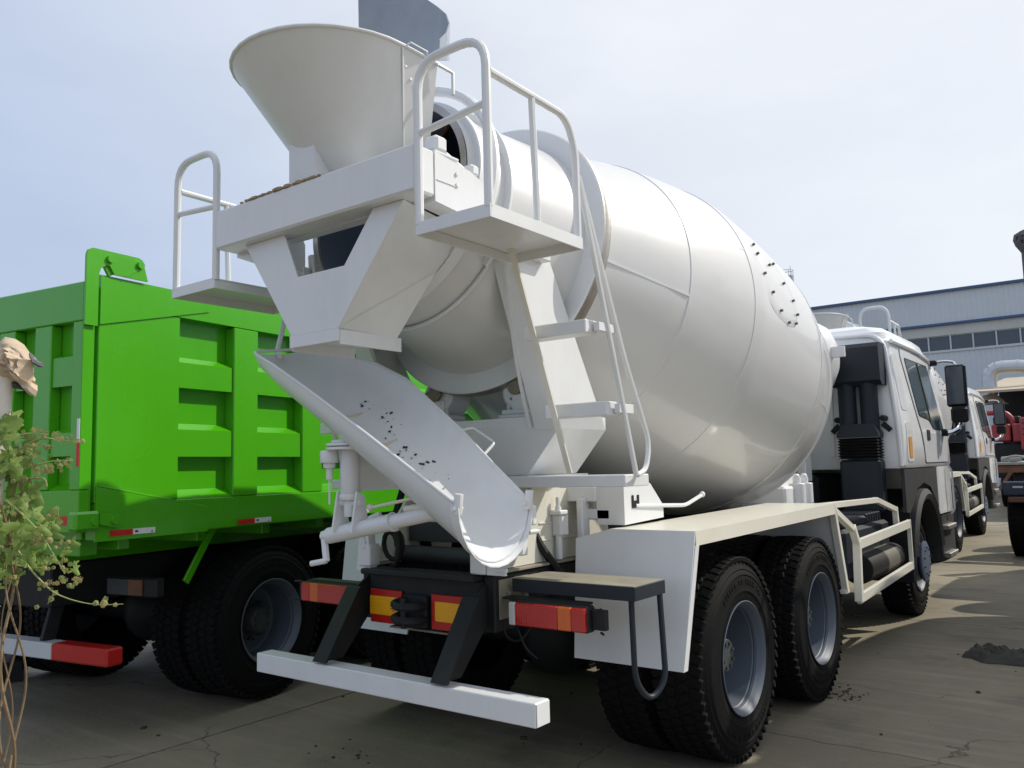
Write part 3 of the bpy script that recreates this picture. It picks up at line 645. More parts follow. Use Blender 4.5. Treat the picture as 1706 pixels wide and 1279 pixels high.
    hull += [(3.715, 1.055), (3.72, 1.03), (3.78, .8), (3.83, .5), (3.85, .001)]
    m.lathe(hull, AO, AX, 128, ref=X); dr = m.build('drum', DRUM, t, sharp=40)
    m = MB(); m.lathe([(-.27, .515), (-.02, .56), (.53, .67), (1.2, .9), (1.9, 1.08), (2.0, .001)], AO, AX, 64, ref=X); m.build('drum_lining', INSIDE, dr)
    m = MB(); m.lathe([(-.275, .545), (-.285, .552), (-.285, .515), (-.27, .512)], AO, AX, 96, ref=X); m.build('mouth_rim', CONCRETE_CRUST if False else STEEL, dr)
    m = MB(); m.lathe([(-.22, .552), (-.222, .585), (-.16, .59), (-.16, .562)], AO, AX, 96, ref=X); m.build('mouth_collar', WHITE, dr)
    m = MB(); m.lathe([(-.03, .58), (-.03, .632), (-.022, .634), (-.014, .632), (-.014, .58)], AO, AX, 96, ref=X, a0=R(-215), a1=R(35)); m.build('rear_flange', WHITE, dr)
    m = MB(); m.lathe([(.536, .69), (.532, .722), (.532, .820), (.538, .829), (.55, .83)], AO, AX, 128, ref=X); m.lathe([(.60, .83), (.612, .826), (.612, .70)], AO, AX, 128, ref=X); m.build('riding_ring', WHITE, dr)
    m = MB(); m.lathe([(.552, .8305), (.556, .829), (.596, .829), (.600, .8305)], AO, AX, 128, ref=X); m.lathe([(.538, .829), (.552, .8305)], AO, AX, 128, ref=X); m.lathe([(.600, .8305), (.612, .8275)], AO, AX, 128, ref=X); m.build('ring_tread', STEEL, dr)
    m = MB()
    for s_ in (1.297, 1.926, 3.153): m.lathe([(s_-.006, drum_r(s_)-.004), (s_-.003, drum_r(s_)+.0035), (s_+.003, drum_r(s_)+.0035), (s_+.006, drum_r(s_)-.004)], AO, AX, 128, ref=X)
    m.lathe([(3.69, 1.064), (3.70, 1.076), (3.715, 1.072), (3.72, 1.05)], AO, AX, 128, ref=X); m.build('weld_seam', DRUM, dr)
    def strip(s0, s1, ph, w_=.011, h=.007):
        m = MB(); n = 12; rings = []
        for k in range(n+1):
            s_ = s0+(s1-s0)*k/n; a = DP(s_, ph, .0); nrm = (X*math.cos(ph)+AU*math.sin(ph)); tg = (-X*math.sin(ph)+AU*math.cos(ph))
            rings.append([a-tg*w_-nrm*.004, a-tg*w_*.6+nrm*h, a+tg*w_*.6+nrm*h, a+tg*w_-nrm*.004])
        m.loft(rings); m.build('plate_seam', WHITE, dr)
    strip(.625, 1.29, R(-6.7)); strip(1.31, 1.92, R(22), .005, .003); strip(-.21, -.03, R(25), .006, .004); strip(3.2, 3.69, R(-14), .004, .003)
    # manhole cover with studs
    m = MB(); cs, cp = 2.37, R(15)
    outl = []
    for k in range(28):
        a = 2*math.pi*k/28; u = .285*math.copysign(abs(math.cos(a))**.75, math.cos(a)); v_ = .26*math.copysign(abs(math.sin(a))**.75, math.sin(a)); outl.append((u, v_))
    def onm(u, v_, d): return DP(cs+u, cp+v_/1.16, d)
    rings = []
    for f, d in ((1.01, -.01), (1.005, .0015), (.985, .003), (.6, .0035), (.02, .0035)): rings.append([onm(u*f, v_*f, d) for u, v_ in outl])
    m.loft(rings); hc = m.build('manhole_cover', DRUM, dr)
    for (s_, ph) in ((2.13, 24.5), (2.15, 29), (2.12, 16.2), (2.31, 23.5), (2.19, 10.3), (2.49, 19.3), (2.60, 14.4), (2.30, 5.5), (2.63, 9.5), (2.43, 3.3), (2.57, 5.2), (2.45, 27)):
        m = MB(); m.cyl(DP(s_, R(ph), .002), DP(s_, R(ph), .020), .0095, 8); m.build('cover_bolt', STUD, hc)
    m = MB()                                                        # spiral blade inside the mouth
    rings = []
    for k in range(40):
        a = R(46)+k*.05; s_ = -.24+k*.022; c, s2 = math.cos(a), math.sin(a); n_ = X*c+AU*s2; ro = .515+.04*(s_+.27)/.25
        rings.append([AO+AX*s_+n_*ro, AO+AX*(s_+.012)+n_*ro, AO+AX*(s_+.012)+n_*(ro-.22), AO+AX*s_+n_*(ro-.22)])
    m.loft(rings); m.build('mixing_blade', RUST, dr)
    # hoop pipe round the drum mouth
    m = MB(); hs = -.20
    pts = [AO+AX*hs+(X*math.cos(a)+AU*math.sin(a))*.655 for a in [R(-32+k*6) for k in range(32)]]
    m.tube(pts, .028, 10); m.build('mouth_hoop', WHITE, t)
    m = MB(); pts = [AO+AX*hs+(X*math.cos(a)+AU*math.sin(a))*.655 for a in [R(195+k*6) for k in range(16)]]
    m.tube(pts, .026, 10); m.build('mouth_hoop', STEEL, t)
    # ---- gantry frame
    m = MB(); m.box((-.708, -2.0, 2.752), (.708, -1.87, 2.956), .010); m.box((-.706, -1.868, 2.752), (.706, -1.80, 2.762), .002)
    for s in (1, -1):
        m.prism([(s*.708, y, z) for y, z in ((-1.869, 2.956), (-1.64, 2.93), (-1.52, 2.895), (-1.50, 2.86), (-1.50, 2.70), (-1.869, 2.735))], (-s*.10, 0, 0)); m.box((s*.60, -1.52, 2.63), (s*.705, -1.0, 2.735), .006)
    gf = m.build('gantry_frame', WHITE, t)
    m = MB(); m.box((.50, -1.86, 2.957), (.70, -1.70, 2.970), .004); m.cyl((.58, -1.80, 2.97), (.58, -1.80, 3.025), .06, 16); m.box((.62, -1.85, 2.97), (.70, -1.77, 3.045), .014); m.box((.62, -1.60, 2.93), (.69, -1.54, 2.985), .012); m.tube([(.63, -1.72, 3.0), (.63, -1.56, 2.95)], .018, 8)
    m.build('pivot_block', WHITE, gf)
    m = MB(); m.box((.709, -1.86, 2.83), (.712, -1.72, 2.835), .0005); m.cyl((.708, -1.73, 2.89), (.716, -1.73, 2.89), .010, 6); m.cyl((.708, -1.73, 2.84), (.716, -1.73, 2.84), .010, 6); m.build('side_bolts', WHITE, gf)
    random.seed(11); m = MB()
    for k in range(150):
        x = random.uniform(-.5, .12); z = 2.956; y = -1.998+random.random()**2*.05
        rr = random.uniform(.003, .011)*(1-.4*abs((x+.2)/.35)); m.obox((x, y, z+rr*.2), (V((1, random.uniform(-.4, .4), 0)).normalized(), Z.cross(X), Z), (rr*1.6, rr, rr*.8), .002)
    cr_ = m.build('dried_concrete', CONCRETE_CRUST, gf); cr_['kind'] = 'stuff'
    # ---- charging hopper
    def upts(r, yc, yf, z, n=18):
        return [V((r, yf, z))]+[V((r*math.cos(a), yc+r*math.sin(a), z)) for a in [-math.pi*k/n for k in range(n+1)]]+[V((-r, yf, z))]
    a, b = upts(.477, -1.82, -1.585, 3.53), upts(.226, -1.567, -1.42, 2.95)
    a2, b2 = upts(.469, -1.82, -1.585, 3.53), upts(.218, -1.567, -1.42, 2.95)
    m = MB(); rr = []
    for A, B in ((a, b), (b2, a2)):
        for f in (0, .33, .66, 1): rr.append([p.lerp(q, f) for p, q in zip(A, B)])
    m.loft(rr+[rr[0]], caps=False, closed=False); hp = m.build('charging_hopper', WHITE, t, sharp=22)
    m = MB(); m.tube([p+V((0, 0, .002)) for p in a], .009, 8); m.build('hopper_rim', WHITE, hp)
    m = MB(); m.bar((.478, -1.82, 3.52), (.228, -1.567, 2.96), .012, .006, X, .001); m.build('hopper_seam', WHITE, hp)
    m = MB(); m.tube([(.478, -1.80, 3.535), (.50, -1.79, 3.548), (.50, -1.68, 3.548), (.478, -1.66, 3.535)], .005, 6); m.tube([(.49, -1.60, 3.52), (.50, -1.50, 3.51), (.50, -1.50, 3.40)], .009, 6)
    for (y, z) in ((-1.77, 3.46), (-1.72, 3.42), (-1.68, 3.47), (-1.64, 3.40)): m.cyl((.462-.43*(3.53-z), y, z), (.476-.43*(3.53-z)+.004, y, z), .008, 6)
    m.build('hopper_fittings', WHITE, hp)
    m = MB(); rings = []
    arc = [(.478, -1.575), (.46, -1.50), (.41, -1.42), (.34, -1.36), (.24, -1.31), (.12, -1.285), (0, -1.28), (-.12, -1.29), (-.22, -1.315), (-.31, -1.36)]
    tops = [3.655, 3.73, 3.83, 3.93, 4.03, 4.14, 4.24, 4.32, 4.37, 4.40]
    for (x, y), zt in zip(arc, tops):
        n_ = V((x, y+1.8, 0)).normalized()*.006; zb_ = min(3.82, 3.555+.35*(y+1.575)+(.478-x)*.36); rings.append([V((x, y, zb_)), V((x*1.02, y, zt)), V((x*1.02, y, zt))-n_, V((x, y, zb_))-n_])
    m.loft(rings); m.build('splash_guard', FLAP, hp)
    m = MB(); m.loft([[V(p) for p in ((-.165, -1.955, z0), (.02, -1.955, z1), (.02, -1.79, z2), (-.165, -1.79, z3))] for z0, z1, z2, z3 in ((2.958, 2.958, 2.958, 2.958), (3.255, 3.30, 3.09, 3.09))]); m.build('hopper_bracket', WHITE, hp)
    # ---- collector below the mouth
    m = MB(); yb, yf = -1.94, -1.55
    m.prism([(-.53, yb, 2.75), (-.165, yb, 2.245), (.165, yb, 2.245), (.59, yb, 2.75), (.40, yb, 2.75), (.21, yb, 2.525), (-.12, yb, 2.525), (-.22, yb, 2.75)], (0, .008, 0))
    m.prism([(.165, yb+.009, 2.245), (.165, yf-.025, 2.225), (.41, yf+.005, 2.53), (.50, -1.42, 2.735), (.586, yb+.009, 2.75)], (-.008, 0, .004))
    m.prism([(-.165, yb+.009, 2.245), (-.165, yf, 2.225), (-.40, yf, 2.58), (-.526, yb+.009, 2.75)], (.008, 0, .004))
    cl = m.build('discharge_collector', WHITE, t)
    m = MB()
    m.box((-.172, yb-.006, 2.185), (.172, yb+.006, 2.243), .002); m.box((.162, yb+.008, 2.172), (.172, yf+.01, 2.24), .002); m.box((-.172, yb+.008, 2.172), (-.162, yf+.01, 2.24), .002); m.box((-.16, yb+.01, 2.225), (.16, yf, 2.23), .001)
    m.build('collector_lip', WHITE, cl)
    # ---- discharge chute
    S = [((-.70, -1.755, 2.242), (-.672, -1.48, 2.280), .02), ((-.675, -1.775, 2.232), (-.64, -1.44, 2.275), .07), ((-.605, -1.81, 2.208), (-.53, -1.34, 2.248), .14), ((-.46, -1.825, 2.145), (-.30, -1.26, 2.18), .205), ((-.20, -1.825, 2.005), (-.08, -1.25, 2.075), .235),
         ((.02, -1.825, 1.88), (.12, -1.265, 1.93), .245), ((.23, -1.825, 1.76), (.31, -1.28, 1.795), .25), ((.50, -1.825, 1.60), (.54, -1.31, 1.615), .25), ((.755, -1.82, 1.447), (.765, -1.34, 1.445), .25)]
    def sec(N, F, d, off):
        N, F = V(N), V(F); c = (N+F)/2; h = (N-F)/2; out = []
        for k in range(15):
            a = math.pi*k/14; out.append(c+h*math.cos(a)*(1+off/h.length)-Z*(math.sin(a)*(d+off)))
        return out
    m = MB(); m.loft([sec(N, F, d, 0)+sec(N, F, d, .007)[::-1] for N, F, d in S]); ch = m.build('discharge_chute', WHITE, t, sharp=50)
    m = MB(); m.tube([V(N)+V((0, -.003, .002)) for N, F, d in S[::-1]]+[V(F)+V((0, .003, .002)) for N, F, d in S], .008, 8); m.build('chute_rim', WHITE, ch)
    m = MB(); N, F, d = S[-1]
    rings = []
    for dx in (0, .05):
        rings.append([p+V((.0-.03+dx, 0, .017-dx*.57)) for p in sec(N, F, d, .016)]); 
    ra = [p+V((-.03, 0, .017)) for p in sec(N, F, d, .010)]; rbk = [p+V((.02, 0, -.012)) for p in sec(N, F, d, .010)]
    m.loft([rings[0], rings[1], rbk, ra, rings[0]], caps=False, closed=False); m.build('chute_ring', WHITE, ch)
    for P in (N, F):
        m = MB(); P = V(P); m.cyl(P+V((0, 0, -.04)), P+V((.012, 0, .045)), .019, 10); m.cyl(P+V((.0, -.03, -.015)), P+V((0, .03, -.015)), .010, 8); m.build('chute_peg', WHITE, ch)
    m = MB(); m.box((.74, -1.325, 1.33), (.78, -1.29, 1.42), .006); m.cyl((.76, -1.33, 1.30), (.76, -1.26, 1.30), .012, 8); m.build('chute_hinge', WHITE, ch)
    m = MB(); m.tube(fillet([(.30, -1.275, 1.785), (.33, -1.20, 1.80), (.47, -1.20, 1.72), (.46, -1.29, 1.65)], .02), .008, 6); m.build('chute_handle', WHITE, ch)
    random.seed(5); m = MB()
    for k in range(46):
        u = random.random()**1.3; f = 3.3+u*3.0; i = min(int(f), 7); fr = f-i; N1, F1, d1 = S[i]; N2, F2, d2 = S[i+1]
        N_, F_, d_ = V(N1).lerp(V(N2), fr), V(F1).lerp(V(F2), fr), d1+(d2-d1)*fr
        a = R(random.gauss(124-16*u, 7 if u < .7 else 14)); c = (N_+F_)/2; h = (N_-F_)/2; p_ = c+h*math.cos(a)-Z*math.sin(a)*(d_-.004)
        q = random.random()**3*.008+.0015; ex = V((random.uniform(-1, 1), random.uniform(-1, 1), random.uniform(-.4, .4))).normalized(); ey = ex.orthogonal().normalized()
        m.obox(p_, (ex, ey, ex.cross(ey)), (q*random.uniform(.8, 1.9), q*random.uniform(.5, 1), q*.5), q*.3)
    gr = m.build('dried_concrete', GRIT, ch); gr['kind'] = 'stuff'
    for f, a0, a1, wd in ((3.55, 22, 112, .016), (4.62, 22, 116, .014), (6.6, 30, 70, .02)):  # pale crust strips with sun slits across the trough put into their colour
        i = int(f); fr = f-i; N1, F1, d1 = S[i]; N2, F2, d2 = S[i+1]; N_, F_, d_ = V(N1).lerp(V(N2), fr), V(F1).lerp(V(F2), fr), d1+(d2-d1)*fr
        c = (N_+F_)/2; h = (N_-F_)/2; tg = V((.86, 0, -.5)); rings = []
        for k in range(15):
            a = R(a0+(a1-a0)*k/14); pz = c+h*math.cos(a)-Z*math.sin(a)*d_; inw = (c-pz).normalized(); w2 = wd*(.35+.9*math.sin(math.pi*(k+.6)/15.5))*random.uniform(.75, 1.2)
            rings.append([pz-tg*w2-inw*.002, pz-tg*w2*.5+inw*.005, pz+tg*w2*.6+inw*.004, pz+tg*w2-inw*.002])
        m = MB(); m.loft(rings); m.build('sunlit_residue', SUNLIT_RESIDUE, ch)
    # chute pivot post and screw jack
    py = -1.68
    m = MB(); m.cyl((-.05, py, 1.49), (-.05, py, 1.705), .048, 20); m.cyl((-.05, py, 1.70), (-.05, py, 1.716), .115, 28); m.cyl((-.05, py, 1.719), (-.05, py, 1.735), .115, 28); m.cyl((-.05, py, 1.734), (-.05, py, 1.75), .09, 24)
    m.cyl((-.05, py, 1.46), (-.05, py, 1.49), .052, 20); m.cyl((-.05, py, 1.38), (-.05, py, 1.46), .03, 12)
    pv = m.build('chute_post', WHITE, t)
    m = MB(); m.cyl((-.13, py-.06, 1.70), (-.13, py-.06, 1.64), .045, 14); m.cyl((-.13, py-.06, 1.64), (-.13, py-.06, 1.615), .03, 12); m.cyl((-.13, py-.06, 1.615), (-.13, py-.06, 1.56), .016, 8); m.cyl((-.13, py-.06, 1.56), (-.13, py-.06, 1.44), .005, 6); m.build('lock_pin', WHITE, pv)
    m = MB(); m.prism([(-.03, py+.04, 1.69), (-.03, py+.04, 1.50), (-.03, -.90, 1.50), (-.03, -.90, 1.74)], (-.04, 0, 0)); m.build('post_gusset', WHITE, pv)
    m = MB()
    for dx in (-.075, .06): m.prism([(-.05+dx, py-.055, 1.31), (-.05+dx, py+.055, 1.31), (-.05+dx, py+.03, 1.48), (-.05+dx, py-.02, 1.50)], (.012, 0, 0))
    m.cyl((-.145, py, 1.445), (.03, py, 1.445), .016, 10); m.build('clevis', WHITE, pv)
    jl, jr, jm = V((-.20, py, 1.285)), V((.545, py+.04, 1.415)), V((.22, py+.02, 1.358))
    m = MB(); m.tube([jl, jm], .040, 16); m.tube([jm, jm+(jr-jm).normalized()*.004], .046, 16); m.tube([jm, jr], .034, 16); m.cyl(jr, jr+V((.06, .02, .0)), .02, 10); jk = m.build('screw_jack', WHITE, t)
    m = MB(); m.tube([jl+V((-.015, -.0, 0)), jl+V((-.05, 0, -.005))], .022, 10); m.bar(jl+V((-.045, 0, .02)), jl+V((.0, -.02, -.125)), .022, .030, X); m.tube([jl+V((.0, -.02, -.12)), jl+V((-.08, -.05, -.135))], .014, 8); m.build('crank_handle', WHITE, jk)
    m = MB(); m.tube([jm+V((-.14, 0, .065)), jr+V((-.03, 0, .08))], .008, 8); m.ball(jm+V((-.15, 0, .065)), .018, 6); m.cyl(jm+V((.08, 0, .06)), jm+V((.25, 0, .075)), .016, 10); m.build('jack_rod', CREAM, jk)
    # clamp cradle on the frame end
    for s in (1, -1):
        m = MB(); x = s*.40
        m.box((x-.05 if s > 0 else x-.045, -1.27, 1.082), (x+.045, -1.19, 1.22 if s > 0 else 1.20), .006)
        if s > 0:
            m.prism([(.45, -1.26, 1.082), (.56, -1.26, 1.082), (.52, -1.26, 1.19), (.46, -1.26, 1.20)], (0, .02, 0)); m.cyl((.52, -1.27, 1.11), (.58, -1.27, 1.11), .012, 8)
        m.build('frame_end_bracket', WHITE, t)
    m = MB()
    m.tube(fillet([(.62, -1.27, 1.40), (.66, -1.30, 1.20), (.58, -1.25, 1.13), (.50, -1.22, 1.16)], .06), .016, 8); m.box((.60, -1.25, 1.18), (.66, -1.20, 1.36), .006); m.build('chute_hook', WHITE, t)
    m = MB(); m.tube(fillet([(-.32, -1.22, 1.36), (-.40, -1.25, 1.33), (-.42, -1.26, 1.24), (-.40, -1.26, 1.18)], .05), .018, 8); m.prism([(-.47, -1.26, 1.06), (-.36, -1.26, 1.06), (-.38, -1.26, 1.30), (-.44, -1.26, 1.30)], (0, .05, 0)); m.box((-.36, -1.24, 1.27), (-.20, -1.19, 1.31), .008); m.build('hose_hanger', WHITE, t)
    m = MB(); m.tube([V((-.28+.06*math.cos(a*.5), -1.20+.012*a*.3, 1.19+.075*math.sin(a*.5))) for a in range(16)], .014, 7); m.tube(fillet([(-.24, -1.2, 1.30), (-.2, -1.2, 1.2), (-.22, -1.2, 1.08), (-.5, -1.0, 1.06)], .06), .016, 8); m.build('coiled_hose', BLACK, t)
    random.seed(3); m = MB()
    for k in range(8):
        x = -.55+.12*k; e = random.uniform(-.22, .22); m.tube(fillet([(x, -.78, 1.56), (x+e*.4, -.80, 1.40), (x+e, -.82, 1.20), (x+e*1.5, -.7, 1.02)], .12), .022, 7)
    m.build('hydraulic_hose', BLACK, t)
    # ---- platforms, rails, ladder
    for s in (1, -1):
        m = MB(); x0, x1, y0, y1, zt, zb = s*.713, s*1.107, -2.0, -1.335, 2.609, 2.555
        m.box((x0, y0+.008, zt-.010), (x1-s*.008, y1-.008, zt-.002), .001)
        for a_, b_ in (((x0, y0, zb), (x1, y0+.008, zt)), ((x0, y1-.008, zb), (x1, y1, zt)), ((x1-s*.008, y0+.008, zb), (x1, y1-.008, zt)), ((x0, y0+.008, zb), (x0+s*.008, y1-.008, zt-.012))): m.box(a_, b_, .001)
        pf = m.build('platform', WHITE, t)
        m = MB(); m.bar((s*.78, -1.44, 2.60), (s*.80, -1.035, 1.56), .03, .012, Y, .001); m.build('ladder_stringer', CREAM, t)
        m = MB(); hp_ = [(s*.722, -1.985, 2.60), (s*.722, -1.985, 3.30), (s*1.09, -1.985, 3.30), (s*1.09, -1.985, 2.60)]
        m.tube(fillet(hp_, .13, 6), .019, 10); m.tube([(s*.722, -1.985, 2.99), (s*1.09, -1.985, 3.02)], .015, 8)
        m.tube(fillet([(s*1.09, -1.97, 3.155), (s*1.09, -1.42, 3.150), (s*1.09, -1.35, 3.02), (s*1.09, -1.35, 2.60)], .10, 6), .017, 10); m.tube([(s*1.09, -1.68, 3.145), (s*1.09, -1.66, 2.60)], .015, 8)
        m.build('guard_rail', WHITE, t)
        # steps
        sx = 1.05 if s > 0 else .98
        for (ya, yb2, z0, z1) in ((-1.25, -1.145, 2.20, 2.262), (-1.088, -.985, 1.828, 1.894)):
            if s < 0 and z0 > 2: continue
            m = MB(); m.box((s*.70, ya, z0), (s*sx, yb2, z1), .004)
            if s > 0: m.box((1.062, yb2-.05, z0+.01), (1.09, yb2+.085, z1-.012), .002)
            m.build('ladder_step', WHITE, t)
        m = MB(); m.box((s*.30, -.94, 1.49), (s*1.05, -.70, 1.548), .004); m.build('landing_step', WHITE, t)
    m = MB(); m.tube([(1.09, -1.33, 2.90), (1.09, -.90, 1.545)], .013, 8); m.tube(fillet([(1.09, -1.33, 2.90), (1.09, -.97, 2.09), (1.09, -.755, 1.70), (1.09, -.80, 1.57), (1.09, -.89, 1.545)], .08, 5), .013, 8); m.build('ladder_handrail', WHITE, t)
    m = MB(); m.tube([AO+(X*math.cos(a)+AU*math.sin(a))*.612 for a in [R(-35-4*k) for k in range(28)]], .011, 8); m.build('water_hose', WHITE, t)
    m = MB(); m.tube(fillet([(-.75, -1.50, 2.55), (-.70, -1.62, 2.25), (-.62, -1.66, 2.22)], .02), .014, 8); m.build('platform_brace', WHITE, t)
    # ---- front pedestal, water tank
    m = MB(); m.box((-.60, 2.55, 1.10), (.60, 3.25, 1.38), .02); m.prism([(-.5, 2.75, 1.38), (.5, 2.75, 1.38), (.36, 2.95, 2.10), (-.36, 2.95, 2.10)], (0, .4, 0)); fp = m.build('front_pedestal', WHITE, t)
    m = MB()
    for y in (2.85, 3.05): m.cyl((.60, y, 1.22), (.60, y, 1.40), .07, 14); m.cyl((.60, y, 1.40), (.60, y, 1.45), .035, 10); m.ball((.60, y, 1.455), .03, 6)
    m.build('spring_bolts', WHITE, fp)
    m = MB(); m.lathe([(-.82, .001), (-.80, .16), (-.74, .28), (-.64, .35), (-.6, .36), (.6, .36), (.64, .35), (.74, .28), (.80, .16), (.82, .001)], (0, 3.52, 2.55), X, 36); wt = m.build('water_tank', WHITE, t)
    for lo, hi in (((.72, 3.40, 2.53), (.92, 3.44, 2.63)), ((-.65, 3.4, 1.4), (-.55, 3.6, 2.3)), ((.42, 3.42, 1.4), (.50, 3.6, 2.3))):
        m = MB(); m.box(lo, hi, .004); m.build('tank_bracket', WHITE, wt)
    build_cab(t, CABW); build_intake(t)
    m = MB()                                                       # roof rail
    m.box((-.3, 4.3, 2.95), (.3, 4.5, 3.0), .02); m.build('roof_marker', CABW, t)
    return t
mixer = build_mixer('glossy white concrete mixer truck with ladder and chute facing us, nearest of the white trucks')
# more mixers parked in the yard
second = copy_tree(mixer); second.location = (-.82, 9.95, 0); second.rotation_euler = (0, 0, R(.5)); second.scale = (1.045,)*3
second['label'] = 'white concrete mixer truck parked directly ahead of the nearest one, mostly hidden behind its cab'
for ch in second.children_recursive:
    if ch.name.startswith('splash_guard'): ch.scale = (1, 1, .24); ch.location = (0, 0, 3.5*.76)
    if ch.name.startswith('guard_rail'): ch.scale = (1, 1, 1.36); ch.location = (0, 0, -2.6*.36)
third = copy_tree(mixer); third.location = (3.85, 4.35, 0)
third['label'] = 'white concrete mixer truck standing in the next row to the right, beside the dark rag'
for o in (mixer, second, third): o['group'] = 'white concrete mixer trucks parked in the yard'


# ------------------------------------------------------------------ green dump truck
def build_dump():
    t = root('dump_truck', 'bright green dump truck with ribbed steel body and tailgate, left of the mixer', 'dump truck', (-3.267, -.809, 0), R(9.6))
    for s in (1, -1):
        m = MB(); m.box((s*.43-.04, -1.2, .78), (s*.43+.04, 6.3, 1.05), .008); m.build('chassis_rail', DARK, t)
    m = MB()
    for y in (0, 1.35): m.cyl((-.95, y, .55), (.95, y, .55), .085, 16); m.ball((0, y, .57), .25, 9)
    for s in (1, -1): m.box((s*.52-.05, -.1, .70), (s*.52+.05, 1.45, .80), .01)
    m.build('rear_axle', DARK, t); m = MB(); m.cyl((-.9, 4.985, .55), (.9, 4.985, .55), .07, 12); m.build('front_axle', DARK, t)
    return t
green = build_dump()
def dump_body(t):
    for y in (0, 1.35):
        for s in (1, -1):
            wheel(t, (s*1.205, y, .54), flip=s < 0); wheel(t, (s*.87, y, .54), flip=s < 0, bare=True)
    for s in (1, -1): wheel(t, (s*1.10, 4.985, .54), flip=s < 0, front=True)
    # floor and front board
    m = MB(); m.box((-1.13, -1.47, 1.24), (1.13, 4.0, 1.40), .006); m.box((-1.2, 3.92, 1.4), (1.2, 4.0, 2.95), .01); m.build('body_floor', GREEN, t)
    m = MB()
    for k in range(9): m.box((-1.1, -1.2+.6*k, 1.16), (1.1, -1.12+.6*k, 1.235), .004)
    m.box((-.5, -1.3, 1.06), (-.38, 4, 1.235), .004); m.box((.38, -1.3, 1.06), (.5, 4, 1.235), .004); m.box((-1.05, -1.42, 1.14), (1.05, -1.30, 1.235), .006); m.build('body_bearers', GREEN, t)
    for s in (1, -1):
        xo, xi = s*1.25, s*1.165
        m = MB()
        m.box((s*1.13, -1.468, 1.40), (xi, 3.92, 2.70), .002); sd_ = m.build('side_wall', GREEN, t)
        m = MB(); m.box((xi, -1.47, 1.24), (xo, 3.98, 1.45), .006); m.build('bottom_rail', GREEN, sd_)
        m = MB(); m.prism([(s*1.13, -1.472, 2.62), (xo, -1.472, 2.62), (xo, -1.472, 2.79), (s*1.13, -1.472, 2.80)], (0, 5.45, .02)); m.build('top_rail', GREEN, sd_)
        m = MB(); m.box((xi, -1.474, 1.452), (xo-s*.001, -.89, 2.618), .004)
        m.prism([(xo, -1.473, 2.615), (xo, -1.473, 2.492), (xo, -.655, 2.692), (xo, -.655, 2.78), (xo, -1.473, 2.78)], (s*.008, 0, 0))
        m.prism([(xo, -1.473, 1.548), (xo, -.650, 1.385), (xo, -.650, 1.232), (xo, -1.473, 1.232)], (s*.008, 0, 0))
        m.build('corner_panel', GREEN, sd_)
        m = MB(); m.bar((xo+s*.004, -1.45, 1.55), (xo+s*.004, -.655, 1.389), .010, .008, X, .002); m.build('weld_bead', GREEN, sd_)
        ys = -.89
        k = 0
        while ys < 3.6:
            y0, y1 = ys, ys+.46
            for z0, z1 in ((2.165, 2.33), (1.72, 1.894)):
                m = MB(); bx = xo-s*.012
                m.prism([(xi-s*.003, y0+.002, z0), (bx, y0+.002, z0), (bx, y0+.002, z1), (xi-s*.003, y0+.002, z1+.045)], (0, y1-y0-.004, 0)); m.build('cross_rib', GREEN, sd_)
            m = MB(); m.prism([(xi-s*.003, y0+.002, 1.448), (xo-s*.004, y0+.002, 1.451), (xi-s*.003, y0+.002, 1.51)], (0, y1-y0-.004, 0)); m.build('ledge', GREEN, sd_)
            ye = min(y1+.23, 3.92)
            m = MB(); m.box((xi, y1, 1.451), (xo+s*.002, ye, 2.619), .006)
            m.build('side_rib', GREEN, sd_)
            ys = y1+.23; k += 1
        for (y, ) in ((-1.38,), (-.39,), (.75,), (1.9,), (3.0,)):
            m = MB(); m.box((xo+s*.010, y, 1.256), (xo+s*.012, y+.155, 1.290), .0005); m.build('red_reflector', TAPER, t)
            m = MB(); m.box((xo+s*.010, y+.157, 1.256), (xo+s*.012, y+.315, 1.290), .0005); w2 = m.build('white_reflector', TAPEW, t)
            m = MB(); m.box((xo+s*.0125, y+.170, 1.268), (xo+s*.013, y+.192, 1.280), .0001); m.box((xo+s*.0125, y+.285, 1.262), (xo+s*.013, y+.295, 1.270), .0001); m.build('reflector_print', PLASTIC, w2)
        # hinge arm at the top, latch at the bottom
        m = MB()
        pl = [(-1.582, 2.475), (-1.582, 2.885), (-1.572, 2.915), (-1.545, 2.932), (-1.235, 2.936), (-1.205, 2.925), (-1.165, 2.80), (-1.40, 2.80), (-1.43, 2.845), (-1.455, 2.845), (-1.49, 2.82), (-1.502, 2.78), (-1.502, 2.475)]
        m.prism([(s*1.262, y, z) for y, z in pl], (s*.016, 0, 0)); ha = m.build('hinge_arm', GREEN, t)
        m = MB(); m.bar((s*1.255, -1.465, 2.90), (s*1.255, -1.40, 2.80), .06, .02, X); m.bar((s*1.279, -1.33, 2.80), (s*1.279, -1.24, 2.86), .014, .004, X, .001)
        for y, z in ((-1.434, 2.885), (-1.226, 2.890)): m.cyl((s*1.2, y, z), (s*1.296, y, z), .024, 12)
        m.build('hinge_pins', GREEN, ha)
        m = MB(); m.prism([(s*1.262, y, z) for y, z in ((-1.46, 1.33), (-1.46, 1.40), (-1.34, 1.395), (-1.31, 1.35), (-1.33, 1.31), (-1.37, 1.31))], (s*.02, 0, 0)); m.box((s*1.24-.03, -1.62, 1.30), (s*1.24+.05, -1.46, 1.41), .015)
        for y, z in ((-1.50, 1.35), (-1.37, 1.35)): m.cyl((s*1.25, y, z), (s*1.30, y, z), .024, 10)
        m.build('tailgate_latch', GREEN, t)
        m = MB(); m.bar((s*1.10, -.46, 1.24), (s*1.10, -.69, .90), .05, .02, X); m.build('mudguard_stay', GREEN, t)
